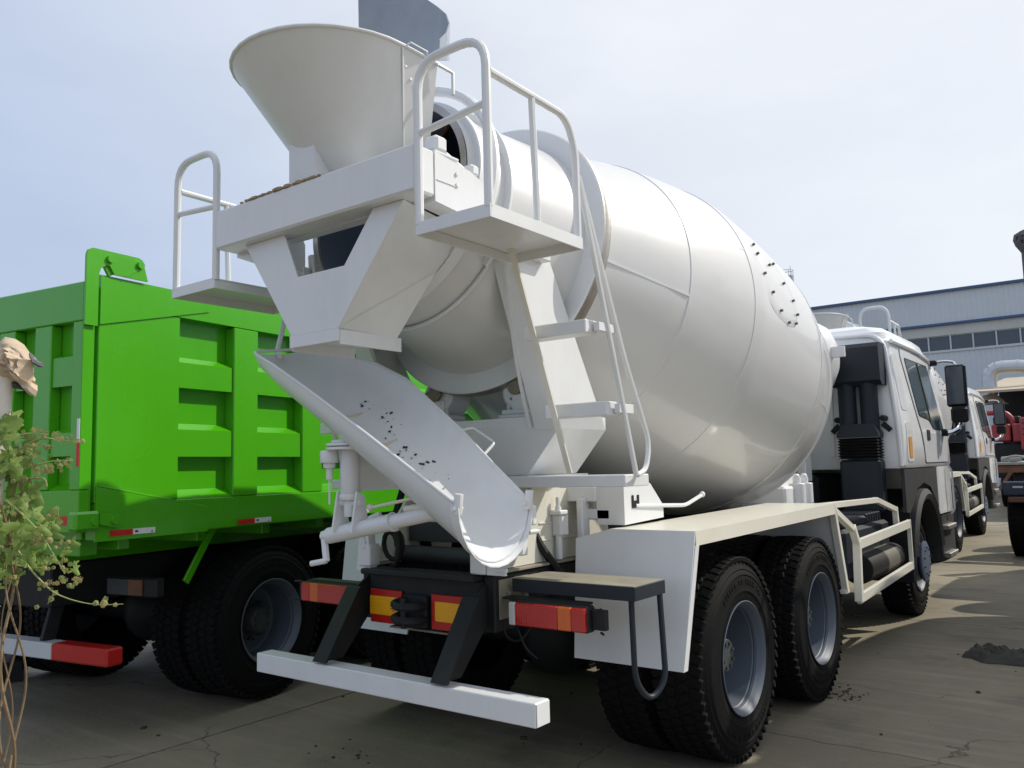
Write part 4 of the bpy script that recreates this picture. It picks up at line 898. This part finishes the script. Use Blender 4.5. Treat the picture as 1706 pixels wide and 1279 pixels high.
        m = MB(); m.prism([(s*.62, -.70, .90), (s*1.22, -.70, .90), (s*1.22, -.70, .50), (s*.62, -.70, .50)], (0, -.008, 0)); pass
        m = MB(); m.box((s*.62, -.92, .83), (s*1.10, -.85, .95), .01); tl = m.build('tail_lamp', DARK, t)
        m = MB(); m.box((s*.65, -.935, .84), (s*.85, -.919, .94), .006); m.build('red_lens', HUB, tl)
        m = MB(); m.box((s*.852, -.935, .84), (s*.98, -.919, .94), .006); m.build('amber_lens', RUST, tl)
    # tailgate with its recessed fields
    m = MB(); m.box((-1.25, -1.512, 1.30), (1.25, -1.50, 2.725), .002); tg = m.build('tailgate', GREEN, t)
    m = MB(); m.box((-1.258, -1.582, 2.50), (1.258, -1.513, 2.73), .006); m.build('top_rail', GREEN, tg)
    m = MB(); m.box((-1.258, -1.582, 1.29), (1.258, -1.513, 1.53), .006); m.build('bottom_rail', GREEN, tg)
    for s in (1, -1):
        m = MB(); m.box((s*1.172, -1.581, 1.532), (s*1.258, -1.5125, 2.498), .004); m.build('side_frame', GREEN, tg)
    x = 1.172
    n = 0
    while x > -1.1:
        x0 = x-.197
        for z0, z1 in ((2.13, 2.30), (1.725, 1.86)):
            m = MB(); m.prism([(x0, -1.511, z0), (x0, -1.570, z0), (x0, -1.570, z1), (x0, -1.511, z1+.03)], (.195, 0, 0)); m.build('cross_rib', GREEN, tg)
        m = MB(); m.prism([(x0, -1.511, 1.528), (x0, -1.575, 1.531), (x0, -1.511, 1.57)], (.195, 0, 0)); m.build('ledge', GREEN, tg)
        x1 = x0-.155
        if x1 > -1.17:
            m = MB(); m.box((x1, -1.5825, 1.5325), (x0-.001, -1.5125, 2.4975), .005); m.build('gate_rib', GREEN, tg)
        x = x1; n += 1
    m = MB(); m.box((1.234, -1.586, 1.80), (1.2575, -1.5825, 1.935), .0005); m.build('white_reflector', TAPEW, tg)
    m = MB(); m.box((1.234, -1.586, 1.665), (1.2575, -1.5825, 1.798), .0005); m.build('red_reflector', TAPER, tg)
    for x in (1.08, .1, -1.0):
        m = MB(); m.box((x, -1.586, 1.335), (x+.10, -1.5825, 1.385), .0005); m.build('red_reflector', TAPER, tg)
        m = MB(); m.box((x+.101, -1.586, 1.335), (x+.20, -1.5825, 1.385), .0005); m.build('white_reflector', TAPEW, tg)
    m = MB(); m.box((-.56, -1.25, .475), (.56, -1.14, .575), .006); bb = m.build('underrun_bumper', WHITEF, t)
    for s in (1, -1):
        m = MB(); m.box((s*.562, -1.255, .472), (s*1.09, -1.135, .578), .012); m.build('red_end', SIGNR, bb)
        m = MB(); m.bar((s*.43, -1.1, .9), (s*.43, -1.19, .57), .09, .03, X); m.build('bumper_strut', DARK, t)
    m = MB(); m.box((-.42, -1.14, .76), (.42, -1.06, 1.05), .01); m.build('rear_beam', DARK, t)
    m = MB(); m.cyl((.60, 2.0, .75), (.60, 3.6, .75), .22, 20); m.cyl((-.9, 2.2, .75), (-.9, 3.6, .75), .26, 20); m.build('fuel_tank', DARK, t)
    build_cab(t, GREEN, detailed=False)
dump_body(green)
for k in ('tyre', 'rim_r', 'rim_f', 'hub_r', 'hub_f', 'ring'): bpy.data.objects.remove(PROTO[k])

# ------------------------------------------------------------------ ground
def struct(name, m, mt, parent=None):
    o = m.build(name, mt, parent)
    if parent is None: o['kind'] = 'structure'
    return o
m = MB(); m.add([(-600, -600, -.05), (600, -600, -.05), (600, 600, -.05), (-600, 600, -.05)], [[0, 1, 2, 3]]); gnd = struct('ground', m, DIRT)
xs = [-16.9+5.07*0, ]
xs = [-1.70+5.05*k for k in range(-4, 4)]
ys = [.51+4.13*k for k in range(-3, 10)]
random.seed(21)
def jag(a, b, n, amp, fixed):
    return [(a+(b-a)*i/n, (0 if i in (0, n) else random.gauss(0, amp))+fixed) for i in range(n+1)]
edge = {y: {} for y in ys}
rowj = {}
for y in ys:
    for i in range(len(xs)-1):
        near = abs(y-.51) < .1
        rowj[(round(y, 2), i)] = jag(xs[i], xs[i+1], 40 if near else 6, .014 if near else .003, y)
for i in range(len(xs)-1):
    for j in range(len(ys)-1):
        lo = rowj[(round(ys[j], 2), i)]; hi = rowj[(round(ys[j+1], 2), i)]
        g = .004; gx = .006
        def cx(v): return min(max(v, xs[i]+gx), xs[i+1]-gx)
        poly = [(cx(x), y+g) for x, y in lo]+[(cx(x), y-g) for x, y in hi[::-1]]
        tz = random.uniform(-.002, .002)
        m = MB(); m.prism([V((x, y, -.14)) for x, y in poly], (0, 0, .14+tz)); m.build('concrete_slab', CONC, gnd, sharp=20)
m = MB()
fx0, fx1, fy0, fy1 = xs[0], xs[-1], ys[0], ys[-1]
for (a, b, c, d) in ((-300, fy1+.01, 300, 300), (-300, fy0, fx0-.01, fy1), (fx1+.01, fy0, 300, fy1), (-300, -300, 300, fy0-.01)): m.add([(a, b, -.004), (c, b, -.004), (c, d, -.004), (a, d, -.004)], [[0, 1, 2, 3]])
yd = struct('yard_paving', m, CONC)
# crumbs of dried concrete below the drum and dirt by the tyres
random.seed(31); m = MB()
def crumb(x, y, r):
    a = random.uniform(0, 3.14); ex = V((math.cos(a), math.sin(a), 0)); m.obox((x, y, r*.3), (ex, Z.cross(ex), Z), (r*random.uniform(.7, 1.6), r, r*.5), r*.3)
for k in range(45): crumb(random.gauss(-.72, .22), random.gauss(-1.15, .16), random.random()**4*.009+.0015)
for k in range(120): crumb(random.gauss(1.25, .09), random.gauss(1.58, .10), random.random()**4*.009+.0015)
for k in range(110): crumb(random.uniform(-3, 2.4), random.uniform(-2.6, 5), random.random()**4*.014+.002)
cb = m.build('concrete_crumbs', GRIT); cb['kind'] = 'stuff'

# ------------------------------------------------------------------ factory hall
hall = root('factory_hall', 'long grey blue factory hall with blue trim and a strip of dark windows', 'factory building', (0, 45, 0))
m = MB(); x0, x1 = -26.0, 34.0
def corr(zlo, zhi, y0, per=.25, dep=.018):
    n = int((x1-x0)/per); vs = []
    for k in range(n):
        for u, d in ((0, 0), (.35, 0), (.45, -dep), (.9, -dep)): vs.append((x0+(k+u)*per, y0+d))
    a = [V((x, y, zlo)) for x, y in vs]; b = [V((x, y, zhi)) for x, y in vs]
    m.loft([a, b], caps=False, closed=False)
corr(8.78, 10.45, 0); hw = m.build('upper_wall', SHEET, hall, sharp=5)
m = MB(); corr(0, 7.22, .03); m.build('lower_wall', SHEET, hall, sharp=5)
m = MB(); m.box((x0, .0, 8.12), (x1, .2, 8.66), .01); m.build('pale_band', SHEETP, hall)
m = MB(); m.box((x0-.1, -.16, 8.66), (x1+.1, .1, 8.79), .01); m.build('blue_band', BLUET, hall)
m = MB(); m.box((x0-.1, -.16, 10.45), (x1+.1, .3, 10.60), .01); m.build('roof_trim', BLUET, hall)
m = MB(); m.prism([(x0, .25, 10.5), (x0, 20, 11.6), (x0, 20, 0), (x0, .25, 0)], (x1-x0, 0, 0)); m.build('hall_body', SHEETP, hall)
m = MB(); m.box((x0, -.04, 7.20), (x1, .12, 7.30), .01); m.build('window_sill', WHITEF, hall)
pw = 1.075; base = None; fr = None; k = 0
xx = -22.0
while xx < 30:
    if base is None:
        m = MB(); m.box((0.04, .10, 7.31), (pw-.04, .14, 8.11), .002); base = m.build('window', WGLASS, hall); base.location = (xx, 0, 0)
        m = MB(); m.box((-.035, .02, 7.30), (.035, .13, 8.12), .004); m.box((.036, .08, 7.30), (pw-.036, .16, 7.34), .002); m.box((.036, .08, 8.08), (pw-.036, .16, 8.12), .002); fr = m.build('window_frame', WHITEF, base)
    else:
        o = dupmesh(base, 'window', hall, (xx, 0, 0)); dupmesh(fr, 'window_frame', o)
    xx += pw
# rain pipe
# ------------------------------------------------------------------ silo behind
silo = root('silo', 'small grey silo top with a railing showing above the mixer drum', 'silo', (-18.24, 60, 0))
m = MB(); m.cyl((0, 0, 0), (0, 0, 16.05), .47, 28); m.build('silo_tank', SILO, silo)
m = MB(); m.tube([(.45*math.cos(a*.524), .45*math.sin(a*.524), 16.5) for a in range(12)], .02, 6, closed=True)
for a in range(0, 12, 2): m.tube([(.45*math.cos(a*.524), .45*math.sin(a*.524), 16.0), (.45*math.cos(a*.524), .45*math.sin(a*.524), 16.5)], .018, 6)
m.tube([(.25, 0, 16), (.25, 0, 16.85)], .02, 6); m.box((-.75, -.03, 16.48), (-.4, .03, 16.53), .004); m.build('silo_railing', SILO, silo)
# ------------------------------------------------------------------ lean-to with duct
lean = root('canopy', 'beige roofed open shed standing against the factory wall', 'shed', (0, 30, 0))
m = MB(); m.prism([(-1.75, -.6, 3.84), (-1.75, -.6, 3.92), (-1.75, 9, 5.1), (-1.75, 9, 5.0)], (8, 0, 0)); m.build('canopy_roof', CANVAS, lean)
m = MB()
for x in (-1.6, 2.0, 6.0): m.box((x-.06, -.4, 0), (x+.06, -.28, 3.84), .01)
m.build('shed_posts', DARK, lean)
m = MB(); m.box((-1.7, 6, 0), (6.2, 6.1, 4.6), .01); m.box((6.1, -.3, 0), (6.2, 6, 4.2), .01); m.build('shed_wall', DARK, lean)  # near-black walls, the shed's inner shade is put into their colour
duct = root('air_duct', 'silver segmented air duct bending over the beige shed roof', 'air duct', (-1.45, 31.5, 3.9))
segs = fillet([(0, 0, 0), (0, 0, 1.02), (1.5, 0, .98), (1.5, 0, -.1)], .62, 4)
for i, (a, b) in enumerate(zip(segs, segs[1:])):
    if (b-a).length < .02: continue
    m = MB(); m.tube([a, b], .255, 18); m.tube([b-(b-a).normalized()*.02, b+(b-a).normalized()*.02], .272, 18)
    m.build('duct_segment', GALV, duct)
m = MB(); m.lathe([(0, .27), (-.35, .75)], (0, 0, 0), Z, 4, ref=(1, 1, 0)); m.build('duct_hood', CANVAS, duct)
# ------------------------------------------------------------------ red machine, flatbed, old chassis, pole
redm = root('red_machine', 'red machine with hood panels and a bent red pipe under the shed roof', 'machine', (0, 26, 0))
m = MB(); m.box((-.82, 0, 2.05), (-.30, 1.2, 2.60), .04); m.build('hood_panel', REDP, redm)
m = MB(); m.box((-.24, -.05, 2.02), (.02, 1.2, 2.60), .04); m.build('hood_panel', REDP, redm)
m = MB(); m.box((-.02, -.25, 1.75), (1.6, 1.4, 2.78), .05); cbn = m.build('red_cab', REDP, redm)
for z in (2.25, 2.42, 2.6):
    m = MB(); m.box((.05, -.262, z-.02), (1.5, -.25, z+.01), .003); m.build('cab_groove', DARK, cbn)
m = MB(); m.tube(fillet([(-1.1, .3, 2.98), (-.45, .3, 2.98), (-.25, .3, 2.75), (-.25, .3, 2.5)], .25, 6), .085, 12); m.build('red_pipe', REDP, redm)
m = MB(); m.box((-.8, .3, 2.60), (-.05, 1.0, 2.85), .04); m.box((-.8, .1, .9), (1.5, 1.3, 2.0), .05); m.build('engine', DARK, redm)
for x in (-.5, 1.2): wheel_ = MB(); wheel_.lathe([(-.15, .2), (-.15, .48), (-.12, .5), (.12, .5), (.15, .48), (.15, .2)], (x, .1, .5), X, 28, closed=True); wheel_.build('tyre', TYRE, redm)
flat = root('flatbed_trailer', 'rusty flatbed trailer loaded with grey scrap', 'trailer', (0, 20, 0))
m = MB(); m.box((-.06, 0, 1.36), (2.5, 5, 1.43), .01); m.build('deck_edge', SCRAP, flat)
m = MB(); m.box((-.02, .06, 1.16), (2.44, 4.9, 1.355), .02); m.bar((.3, .05, 1.2), (-.0, .05, .75), .08, .06, Y); m.build('trailer_side', RUST, flat)
m = MB(); m.box((.3, .3, .9), (.5, 4.8, 1.15), .02); m.box((1.9, .3, .9), (2.1, 4.8, 1.15), .02); m.build('trailer_chassis', DARK, flat)
for y in (1.2, 3.6):
    for x in (.35, 2.05): m = MB(); m.lathe([(-.13, .2), (-.13, .43), (-.1, .45), (.1, .45), (.13, .43), (.13, .2)], (x, y, .45), X, 28, closed=True); m.build('tyre', TYRE, flat)
scr = []
random.seed(8)
for k in range(16):
    m = MB(); c = V((random.uniform(.0, 1.6), 20+random.uniform(.2, 1.6), 1.43)); r = random.uniform(.05, .12)
    if k % 3 == 0: m.tube(fillet([c+V((-.3, 0, r)), c+V((.0, .1, r+.10)), c+V((.35, -.1, r))], .2), r*.5, 8)
    else:
        e = V((random.uniform(-1, 1), random.uniform(-1, 1), random.uniform(-.1, .1))).normalized(); f = e.cross(Z).normalized(); m.obox(c+V((0, 0, r*.8)), (e, f, e.cross(f)), (r*1.8, r, r*.7), r*.2)
    o = m.build('scrap_piece', SCRAP if k % 4 else RUST); tag(o, 'grey scrap piece lying in the heap on the rusty trailer', 'scrap', 'scrap heaped on the rusty trailer')
old = root('truck_chassis', 'dark truck tail with a blue end board and big black tyre at the right edge', 'truck', (1.22, 10.8, 0))
for (x, y) in ((.15, .5), (.48, .5), (2.0, .5), (2.33, .5), (.15, 1.9), (2.33, 1.9)):
    m = MB(); m.lathe([(-.15, .28), (-.155, .36), (-.15, .46), (-.12, .52), (-.10, .54), (.10, .54), (.12, .52), (.15, .46), (.155, .36), (.15, .28)], (x, y, .54), X, 48, closed=True)
    for i in range(40):
        a = 2*math.pi*i/40; er = V((0, math.sin(a), math.cos(a))); et = V((0, math.cos(a), -math.sin(a)))
        for dx in (-.09, 0, .09): m.obox(V((x+dx, y, .54))+er*.542, (X, et, er), (.036, .030, .010), .003)
    m.build('tyre', TYRE, old)
    m = MB(); m.lathe([(-.15, .285), (-.10, .27), (-.02, .2), (-.02, .001)], (x, y, .54), X, 32); m.build('rim', HUB, old)
m = MB(); m.box((-.02, -.12, .97), (2.5, .06, 1.19), .02); bl = m.build('tail_board', BLUEP, old)
m = MB(); m.box((.12, -.125, 1.09), (.26, -.119, 1.12), .002); m.build('board_mark', WHITEF, bl)
m = MB(); m.box((.05, -.15, .87), (2.4, -.05, .95), .01); m.build('wooden_beam', RUST, old)
m = MB(); m.box((.75, 0, .75), (.85, 6, 1.0), .01); m.box((1.6, 0, .75), (1.7, 6, 1.0), .01); m.cyl((.1, .5, .54), (2.4, .5, .54), .08, 12); m.cyl((.1, 1.9, .54), (2.4, 1.9, .54), .08, 12); m.build('chassis_rail', DARK, old)
pole = root('lamp_pole', 'dark pole with a grey wrapped bundle at its top at the right edge', 'pole', (1.06, 19, 0))
m = MB(); m.tube([(0, 0, 0), (0, 0, 6.6)], [.06, .045], 12); m.build('pole_shaft', PILL, pole)
def crumple(outline, c, dep, seed, n=12, wr=.35, fr=26):
    # a crumpled bundle: an outline in the (right, up) plane pulled to a bulging, folded front and back
    random.seed(seed); ph = [(random.uniform(-fr, fr), random.uniform(-fr, fr), random.uniform(0, 6.28)) for _ in range(7)]
    def hh(x, y): return sum(abs(math.sin(a*x+b*y+p)) for a, b, p in ph)/len(ph)
    out = []
    for i in range(len(outline)):
        p, q = outline[i], outline[(i+1) % len(outline)]; m_ = max(1, int(math.hypot(q[0]-p[0], q[1]-p[1])/.012*(.25/dep if dep > .1 else 1)))
        out += [(p[0]+(q[0]-p[0])*k/m_, p[1]+(q[1]-p[1])*k/m_) for k in range(m_)]
    rings = []
    for sgn in (1, -1):
        for i in range(n+1):
            f = (i/n) if sgn < 0 else 1-i/n
            if sgn > 0: f = i/n
            else: f = 1-i/n
            if sgn < 0 and i == 0: continue
            f = max(f, .02); e = 1-f**2.2
            rings.append([(c[0]+(x-c[0])*f, c[1]+(y-c[1])*f, -sgn*dep*(e*(1-wr+wr*2*hh(x*f+c[0], y*f+3*sgn)))) for x, y in out])
    return rings
bo = [(-.17, 6.98), (-.20, 6.84), (-.16, 6.70), (-.10, 6.60), (-.03, 6.48), (.10, 6.50), (.22, 6.62), (.26, 6.8), (.22, 6.98), (.12, 7.10), (-.02, 7.06)]
m = MB(); m.loft([[V((x, d, z)) for x, z, d in r] for r in crumple(bo, (.03, 6.8), .16, 4, wr=.6, fr=14)]); m.build('wrapped_bundle', BAG, pole, sharp=60)

# ------------------------------------------------------------------ rag on the ground
def cloth_patch(name, c, mt, outline, h, seed, n=26):
    # crumpled cloth lying on the ground: radial grid inside the outline with folded height
    random.seed(seed); ph = [(random.uniform(3, 16), random.uniform(3, 16), random.uniform(0, 6.28), random.random()) for _ in range(10)]
    def hh(x, y): return sum(w_*abs(math.sin(a*x+b*y+p)) for a, b, p, w_ in ph)/sum(w_ for *_, w_ in ph)
    m = MB(); N = len(outline); rings = []
    for i in range(n+1):
        f = 1-i/n; ring = []
        for (x, y) in outline:
            px, py = x*f, y*f; e = min(1, (1-f)*5)
            ring.append(V((px+.015*math.sin(40*py), py+.015*math.sin(37*px), .004+h*(.18+1.1*hh(px*3.5, py*3.5)**2)*e)))
        rings.append(ring)
    m.loft(rings); o = m.build(name, mt, None, sharp=70); o.location = c; return o
ol = []
random.seed(12)
for k in range(56):
    a = 2*math.pi*k/56; r = 1+.12*math.sin(3*a+1)+.07*math.sin(7*a)+random.uniform(-.04, .04)
    ol.append((.34*r*math.cos(a), .22*r*math.sin(a)))
rag = cloth_patch('rag', (2.03, 3.25, 0), RAGM, ol, .085, 3)
rag.rotation_euler = (0, 0, R(-22)); tag(rag, 'crumpled dark grey rag lying on the concrete at the right', 'rag')
chock = root('wheel_chock', 'small black block standing on the concrete at the left edge', 'wheel chock', (-4.38, -1.42, 0), R(-30))
m = MB(); m.prism([(-.22, -.10, 0), (.10, -.10, 0), (.10, -.10, .16), (-.06, -.10, .20), (-.22, -.10, .10)], (0, .2, 0)); m.build('chock_body', BLACK, chock)
m = MB(); m.tube([(-.05, -.05, .19), (-.05, -.05, .26), (-.05, .05, .26), (-.05, .05, .19)], .012, 6); m.build('chock_handle', DARK, chock)

# ------------------------------------------------------------------ post, cloth and hop vine by the camera
O = V((.105, -3.262, 0)); UR = V((.7979, .6027, 0)); UD = V((-.6027, .7979, 0))      # right and away in the vine's own vertical plane
def P(u, v_, d=0.): return O+UR*u+UD*d+Z*v_
def px(a, b, d=0.): return P(a/533-.01, .70+(1279-b)/533, d)
post = root('post', 'pale wooden post at the left edge with a cream cloth hung over its top', 'post', tuple(P(-.03, 0)))
m = MB(); m.tube([-UR*.11, (0, 0, 1.98)], [.030, .026], 14); m.build('post_shaft', WOOD, post)
def cpx(a, b): return (a/533-.01, .70+(1279-b)/533)
co = [cpx(a, b) for a, b in ((-34, 570), (-14, 552), (4, 556), (20, 567), (33, 585), (44, 595), (36, 606), (38, 622), (33, 640), (46, 649), (43, 659), (32, 656), (21, 643), (8, 630), (-12, 634), (-34, 622))]
m = MB(); m.loft([[P(u, v_)+UD*d for u, v_, d in r] for r in crumple(co, cpx(6, 596), .05, 9, n=14, wr=.55, fr=75)])
cl = m.build('cloth', CLOTH, None, sharp=45); tag(cl, 'crumpled cream cloth hung over the top of the pale post', 'cloth')
te = [cpx(a, b) for a, b in ((30, 580), (40, 592), (55, 601), (56, 608), (46, 607), (36, 600))]
m = MB(); m.loft([[P(u, v_)+UD*(d-.0) for u, v_, d in r] for r in crumple(te, cpx(44, 600), .02, 3, n=5, wr=.5, fr=90)]); m.build('torn_edge_and_shade', BAG, cl)
lt = [cpx(a, b) for a, b in ((-30, 622), (-6, 628), (8, 632), (20, 643), (24, 650), (10, 644), (-8, 641), (-30, 640))]
m = MB(); m.loft([[P(u, v_)+UD*(d+.02) for u, v_, d in r] for r in crumple(lt, cpx(0, 636), .02, 6, n=5, wr=.5, fr=90)]); m.build('torn_edge_and_shade', BAG, cl)  # dark sheet below: shaded inside of the cloth put into its colour
vine = root('hop_vine', 'hop vine with lobed leaves and dry yellowish cones climbing the pale post', 'vine', tuple(P(-.02, 0)))
VI = -P(-.02, 0)
random.seed(40)
m = MB()
for (ph, r, a0, d0) in ((0, .0085, 14, -.05), (2, .006, 8, .0), (3.6, .0055, 24, -.03), (5, .004, 4, .03)):
    pts = []
    for k in range(40):
        v_ = k/39; b_ = 1300-v_*560
        pts.append(px(a0+9*math.sin(v_*11+ph)+6*math.sin(v_*5+ph*2)+(1-v_)*14*(ph < 4), b_, d0+.035*math.cos(v_*11+ph))+VI)
    pts = [P(0.01+.01*ph, .0)+VI]+pts
    m.tube(pts, [.62*r*(1.15-.5*i/len(pts)) for i in range(len(pts))], 7)
m.build('woody_stem', STEM, vine)
twigs = [[(10, 836), (34, 855), (66, 886), (90, 921), (114, 961)], [(20, 905), (32, 924), (48, 948), (72, 974), (93, 993), (125, 1006), (165, 1015), (210, 1014)], [(18, 945), (50, 950), (77, 952)], [(10, 790), (40, 780), (80, 770), (112, 772)],
         [(5, 760), (50, 728), (90, 737), (125, 738)], [(40, 912), (72, 912)], [(66, 886), (80, 866), (78, 850)], [(90, 921), (84, 945), (86, 960)], [(15, 960), (30, 968), (45, 955)], [(10, 730), (40, 722), (72, 726)], [(93, 993), (84, 1000), (78, 1012)], [(165, 1015), (172, 1003)], [(30, 800), (60, 800), (64, 815)]]
for i, tw in enumerate(twigs):
    m = MB(); pts = [px(a, b, -.04+(.012*i) % .09)+VI for a, b in tw]; pts = fillet(pts, .04, 4); m.tube(pts, [.0032*(1.15-.8*k/len(pts)) for k in range(len(pts))], 6); m.build('twig', STEMG, vine)
def leaf_mesh(seed):
    random.seed(seed); m = MB(); lob = []
    for ang, ln in ((-150, .42), (-112, .30), (-88, .80), (-52, .42), (-38, .48), (0, 1.05), (38, .48), (52, .42), (88, .80), (112, .30), (150, .42)):
        lob.append((ang, ln))
    pts = []
    for k in range(len(lob)-1):
        (a0, l0), (a1, l1) = lob[k], lob[k+1]
        for j in range(4):
            f = j/4; a = R(a0+(a1-a0)*f); l = l0+(l1-l0)*f*f*(3-2*f)+(.05 if j % 2 else -.03); pts.append((l*math.cos(a), l*math.sin(a)))
    a = R(lob[-1][0]); pts.append((lob[-1][1]*math.cos(a), lob[-1][1]*math.sin(a)))
    n = len(pts)
    vs = [V((0, 0, 0))]; 
    for f in (.5, 1): vs += [V((x*f, y*f, -.20*(x*f)**2-.25*(y*f)**2+.06*math.sin(6*x*f+seed)+.05*math.cos(9*y*f))) for x, y in pts]
    fs = [[0, 1+k, 2+k] for k in range(n-1)]+[[1+k, 1+n+k, 2+n+k, 2+k] for k in range(n-1)]
    m.add(vs, fs); o = m.build('leaf', LEAF, vine, sharp=80); return o
lp = [leaf_mesh(s) for s in range(4)]; used = set()
def put(proto, name, a, b, d, size, yaw, pitch, roll, mt=None):
    loc = px(a, b, d)+VI; fwd_ = (UR*math.cos(yaw)+Z*math.sin(yaw)).normalized(); nrm = (-UD+Z*pitch+UR*roll).normalized(); fwd_ = (fwd_-nrm*fwd_.dot(nrm)).normalized(); side = nrm.cross(fwd_)
    mw = Matrix((fwd_, side, nrm)).transposed().to_4x4()
    o = proto if proto.name not in used else None
    if o is None: o = bpy.data.objects.new(name, proto.data); col.objects.link(o); o.parent = vine
    used.add(proto.name)
    o.location = loc; o.rotation_euler = mw.to_euler(); o.scale = (size,)*3
    return o
random.seed(77)
for (a, b, s_, yw) in ((12, 752, .060, -1.3), (26, 772, .05, -.9), (24, 818, .056, -1.2), (2, 800, .05, -2.0), (6, 842, .04, -1.6), (24, 884, .058, .1), (48, 880, .05, -.1), (60, 862, .045, -.5), (58, 925, .034, -.9), (62, 938, .03, -1.4), (10, 905, .055, -2.2), (4, 935, .05, -1.4), (36, 935, .035, -1.1), (10, 722, .05, .6), (2, 775, .06, -2.6), (40, 905, .04, -1.9), (80, 884, .03, -.6), (116, 955, .022, -.8), (104, 912, .028, -.2), (20, 860, .05, -2.7), (-4, 700, .05, -1), (-6, 870, .06, -1.2), (14, 950, .04, -2)):
    for q_ in range(3): put(lp[random.randrange(4)], 'leaf', a+random.uniform(-9, 9)*q_, b+random.uniform(-16, 16)*q_, random.uniform(-.09, .05), s_*(1.25-.25*q_), yw+random.uniform(-.3, .3), random.uniform(.1, 1.2), random.uniform(-.2, .9))
def hop_mesh(seed):
    random.seed(seed); m = MB()
    for k in range(13):
        f = k/13; a = k*2.4; z = .5-f; r = .32*math.sin(math.pi*(.15+.8*f))+.08
        c = V((r*.5*math.cos(a), r*.5*math.sin(a), z*.9)); o = V((math.cos(a), math.sin(a), -.55)).normalized(); sd2 = V((-math.sin(a), math.cos(a), 0)); tip = c+o*r*1.25
        m.add([c+sd2*.15, c-sd2*.15, c+o*r*.6-sd2*.22+Z*.05, tip, c+o*r*.6+sd2*.22+Z*.05], [[0, 1, 2, 4], [2, 3, 4]])
    return m.build('hop_cone', HOP if seed % 2 else HOPG, vine, sharp=80)
hp_ = [hop_mesh(s) for s in range(4)]
clusters = [(52, 752, 26, 30, 30), (64, 790, 14, 12, 10), (103, 774, 11, 8, 8), (86, 787, 7, 6, 5), (75, 903, 14, 12, 14), (103, 918, 10, 10, 10), (114, 944, 7, 6, 5), (124, 970, 7, 12, 8), (88, 977, 16, 7, 12), (84, 1000, 5, 8, 4), (84, 949, 7, 7, 5), (27, 963, 10, 7, 6), (13, 922, 14, 28, 22), (80, 862, 4, 6, 3), (180, 1011, 9, 7, 6), (38, 852, 12, 10, 8), (130, 740, 14, 4, 4), (60, 724, 14, 6, 8), (36, 800, 12, 12, 8), (98, 732, 10, 6, 5)]
random.seed(99)
for (a, b, sa, sb, n) in clusters:
    for k in range(n):
        q = hp_[random.randrange(4)]
        put(q, 'hop_cone', a+random.gauss(0, sa*.6), b+random.gauss(0, sb*.6), random.uniform(-.08, .03), random.uniform(.011, .018), random.uniform(-.5, .5), random.uniform(-.8, .8), random.uniform(-1, 1))
